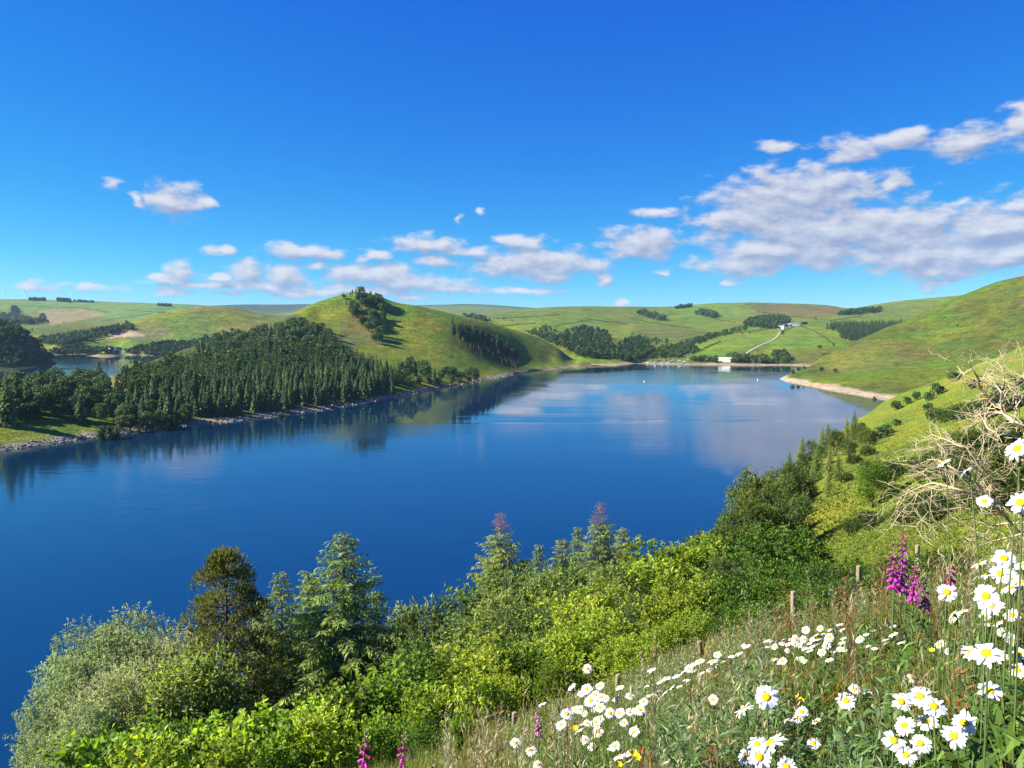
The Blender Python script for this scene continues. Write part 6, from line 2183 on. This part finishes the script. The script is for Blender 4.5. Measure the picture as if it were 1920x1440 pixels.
for line, h_, lab in HEDGES:
    pts = []
    for (a0, b0), (a1, b1) in zip(line[:-1], line[1:]):
        for s in np.linspace(0, 1, max(2, int(abs(a1 - a0) / 1.3)), endpoint=False):
            p = hit(FARLAND, a0 + (a1 - a0) * s, b0 + (b1 - b0) * s, 1150, 4800)
            if p:
                pts.append(p)
    b = MB()
    for p in pts:
        k = 12
        d = rand_dirs(k)
        d[:, 2] = np.abs(d[:, 2])
        hh = h_ * rng.uniform(0.5, 1.2)
        b.leaves(np.array(p) + d * np.array((1.3, 1.3, hh)) * rng.uniform(0.3, 0.9, size=(k, 1)) - np.array((0, 0, 0.3)), rand_dirs(k), d, 1.6, 1.3, vcol(C_BROAD * 0.8, k, 0.25), bend=0.1)
    o = obj("hedge", b.mesh("hedge", [M_FARLEAF]))
    tag(o, lab, "hedge")

# wind turbines
M_TURB = mat_plain("turbine_white", (0.72, 0.72, 0.72), 0.5, 0.03, 0.1)
its = []
for px_, hub, basey, a0 in [(8, 545, 563, 0.35), (47, 547, 563, 0.1), (119, 549, 565, 0.0), (302, 566, 573, 0.5)]:
    dep = 4350
    pb, ph = point(px_, basey, dep), point(px_, hub, dep)
    hh = ph[2] - pb[2] + 8
    o = obj("wind_turbine", None, None, (pb[0], pb[1], pb[2] - 8))
    b = MB()
    b.tube([(0, 0, 0), (0, 0, hh)], [1.9, 1.1], 10)
    obj("tower", b.mesh("tower", [M_TURB], True), o)
    b = MB()
    b.box((-1.3, -2.6, hh - 1.0), (1.3, 3.2, hh + 1.2))
    obj("nacelle", b.mesh("nacelle", [M_TURB]), o)
    b = MB()
    b.tube([(0, -2.6, hh), (0, -4.2, hh)], [1.1, 0.5], 8)
    hubo = obj("rotor_hub", b.mesh("rotor_hub", [M_TURB]), o)
    for k in range(3):
        a = a0 + k * 2.094
        b = MB()
        d = np.array((math.sin(a), 0, math.cos(a)))
        s = np.array((math.cos(a), 0, -math.sin(a)))
        c0 = np.array((0, -3.2, hh))
        Lb = hh * 0.52
        ring = [(0.02, 0.7), (0.2, 1.5), (0.6, 0.9), (1.0, 0.2)]
        v = []
        for f_, w_ in ring:
            v += [c0 + d * Lb * f_ - s * w_, c0 + d * Lb * f_ + np.array((0, -0.35, 0)), c0 + d * Lb * f_ + s * w_, c0 + d * Lb * f_ + np.array((0, 0.35, 0))]
        q = [(i * 4 + j, i * 4 + (j + 1) % 4, (i + 1) * 4 + (j + 1) % 4, (i + 1) * 4 + j) for i in range(3) for j in range(4)]
        b.add(v, q)
        obj("blade", b.mesh("blade", [M_TURB]), hubo)
    its.append((px_, o))
number_from_left(its, "white wind turbine on the far left skyline", "wind turbine", "wind turbines on the skyline")

# stones along the promontory's waterline
b = MB()
for k in range(700):
    px_ = rng.uniform(-60, 1000)
    a = bearing(px_)
    rr = np.linspace(330, 1150, 700)
    z = PROMO.polar(np.full(700, a), rr)
    i = np.nonzero(z > rng.uniform(-0.2, 1.4))[0]
    if not len(i):
        continue
    r_ = rr[i[0]] + rng.normal() * 0.8
    s = rng.uniform(0.35, 1.1) * (0.6 + r_ / 900)
    c = np.array((r_ * math.sin(a), r_ * math.cos(a), float(z[i[0]])))
    d = rand_dirs(8) * np.array((1, 1, 0.6)) * s
    v = np.array([(-1, -1, -1), (1, -1, -1), (1, 1, -1), (-1, 1, -1), (-.8, -.8, .7), (.8, -.7, .8), (.7, .8, .6), (-.8, .7, .8)]) * s * 0.6 + d * 0.3 + c
    b.add(v, [(4, 5, 6, 7), (0, 1, 5, 4), (1, 2, 6, 5), (2, 3, 7, 6), (3, 0, 4, 7)], None, np.array((0.42, 0.37, 0.30)) * rng.uniform(0.4, 1.3))
o = obj("shore_stones", b.mesh("shore_stones", [mat_foliage("shore_stone", 0.0, 0.9, 0.1, vary=0.0, nscale=0.5)]))
tag(o, "broken pale stones along the left shore's waterline", "stones", kind='stuff')
tick('far things')
# ================================================================== haze
hz = MB()
hz.box((-13800, -400, -14), (13800, 13400, 420))
m, t, out = new_mat("haze_air")
pv = t.n('ShaderNodeVolumePrincipled')
pv.inputs['Color'].default_value = (0.42, 0.68, 1.0, 1)
pv.inputs['Density'].default_value = 0.000034
pv.inputs['Anisotropy'].default_value = 0.0
t.put(out.inputs['Volume'], pv.outputs[0])
o = obj("haze", hz.mesh("haze", [m]))
tag(o, "thin blue summer haze over the valley", "haze", kind='stuff')
tick('done')
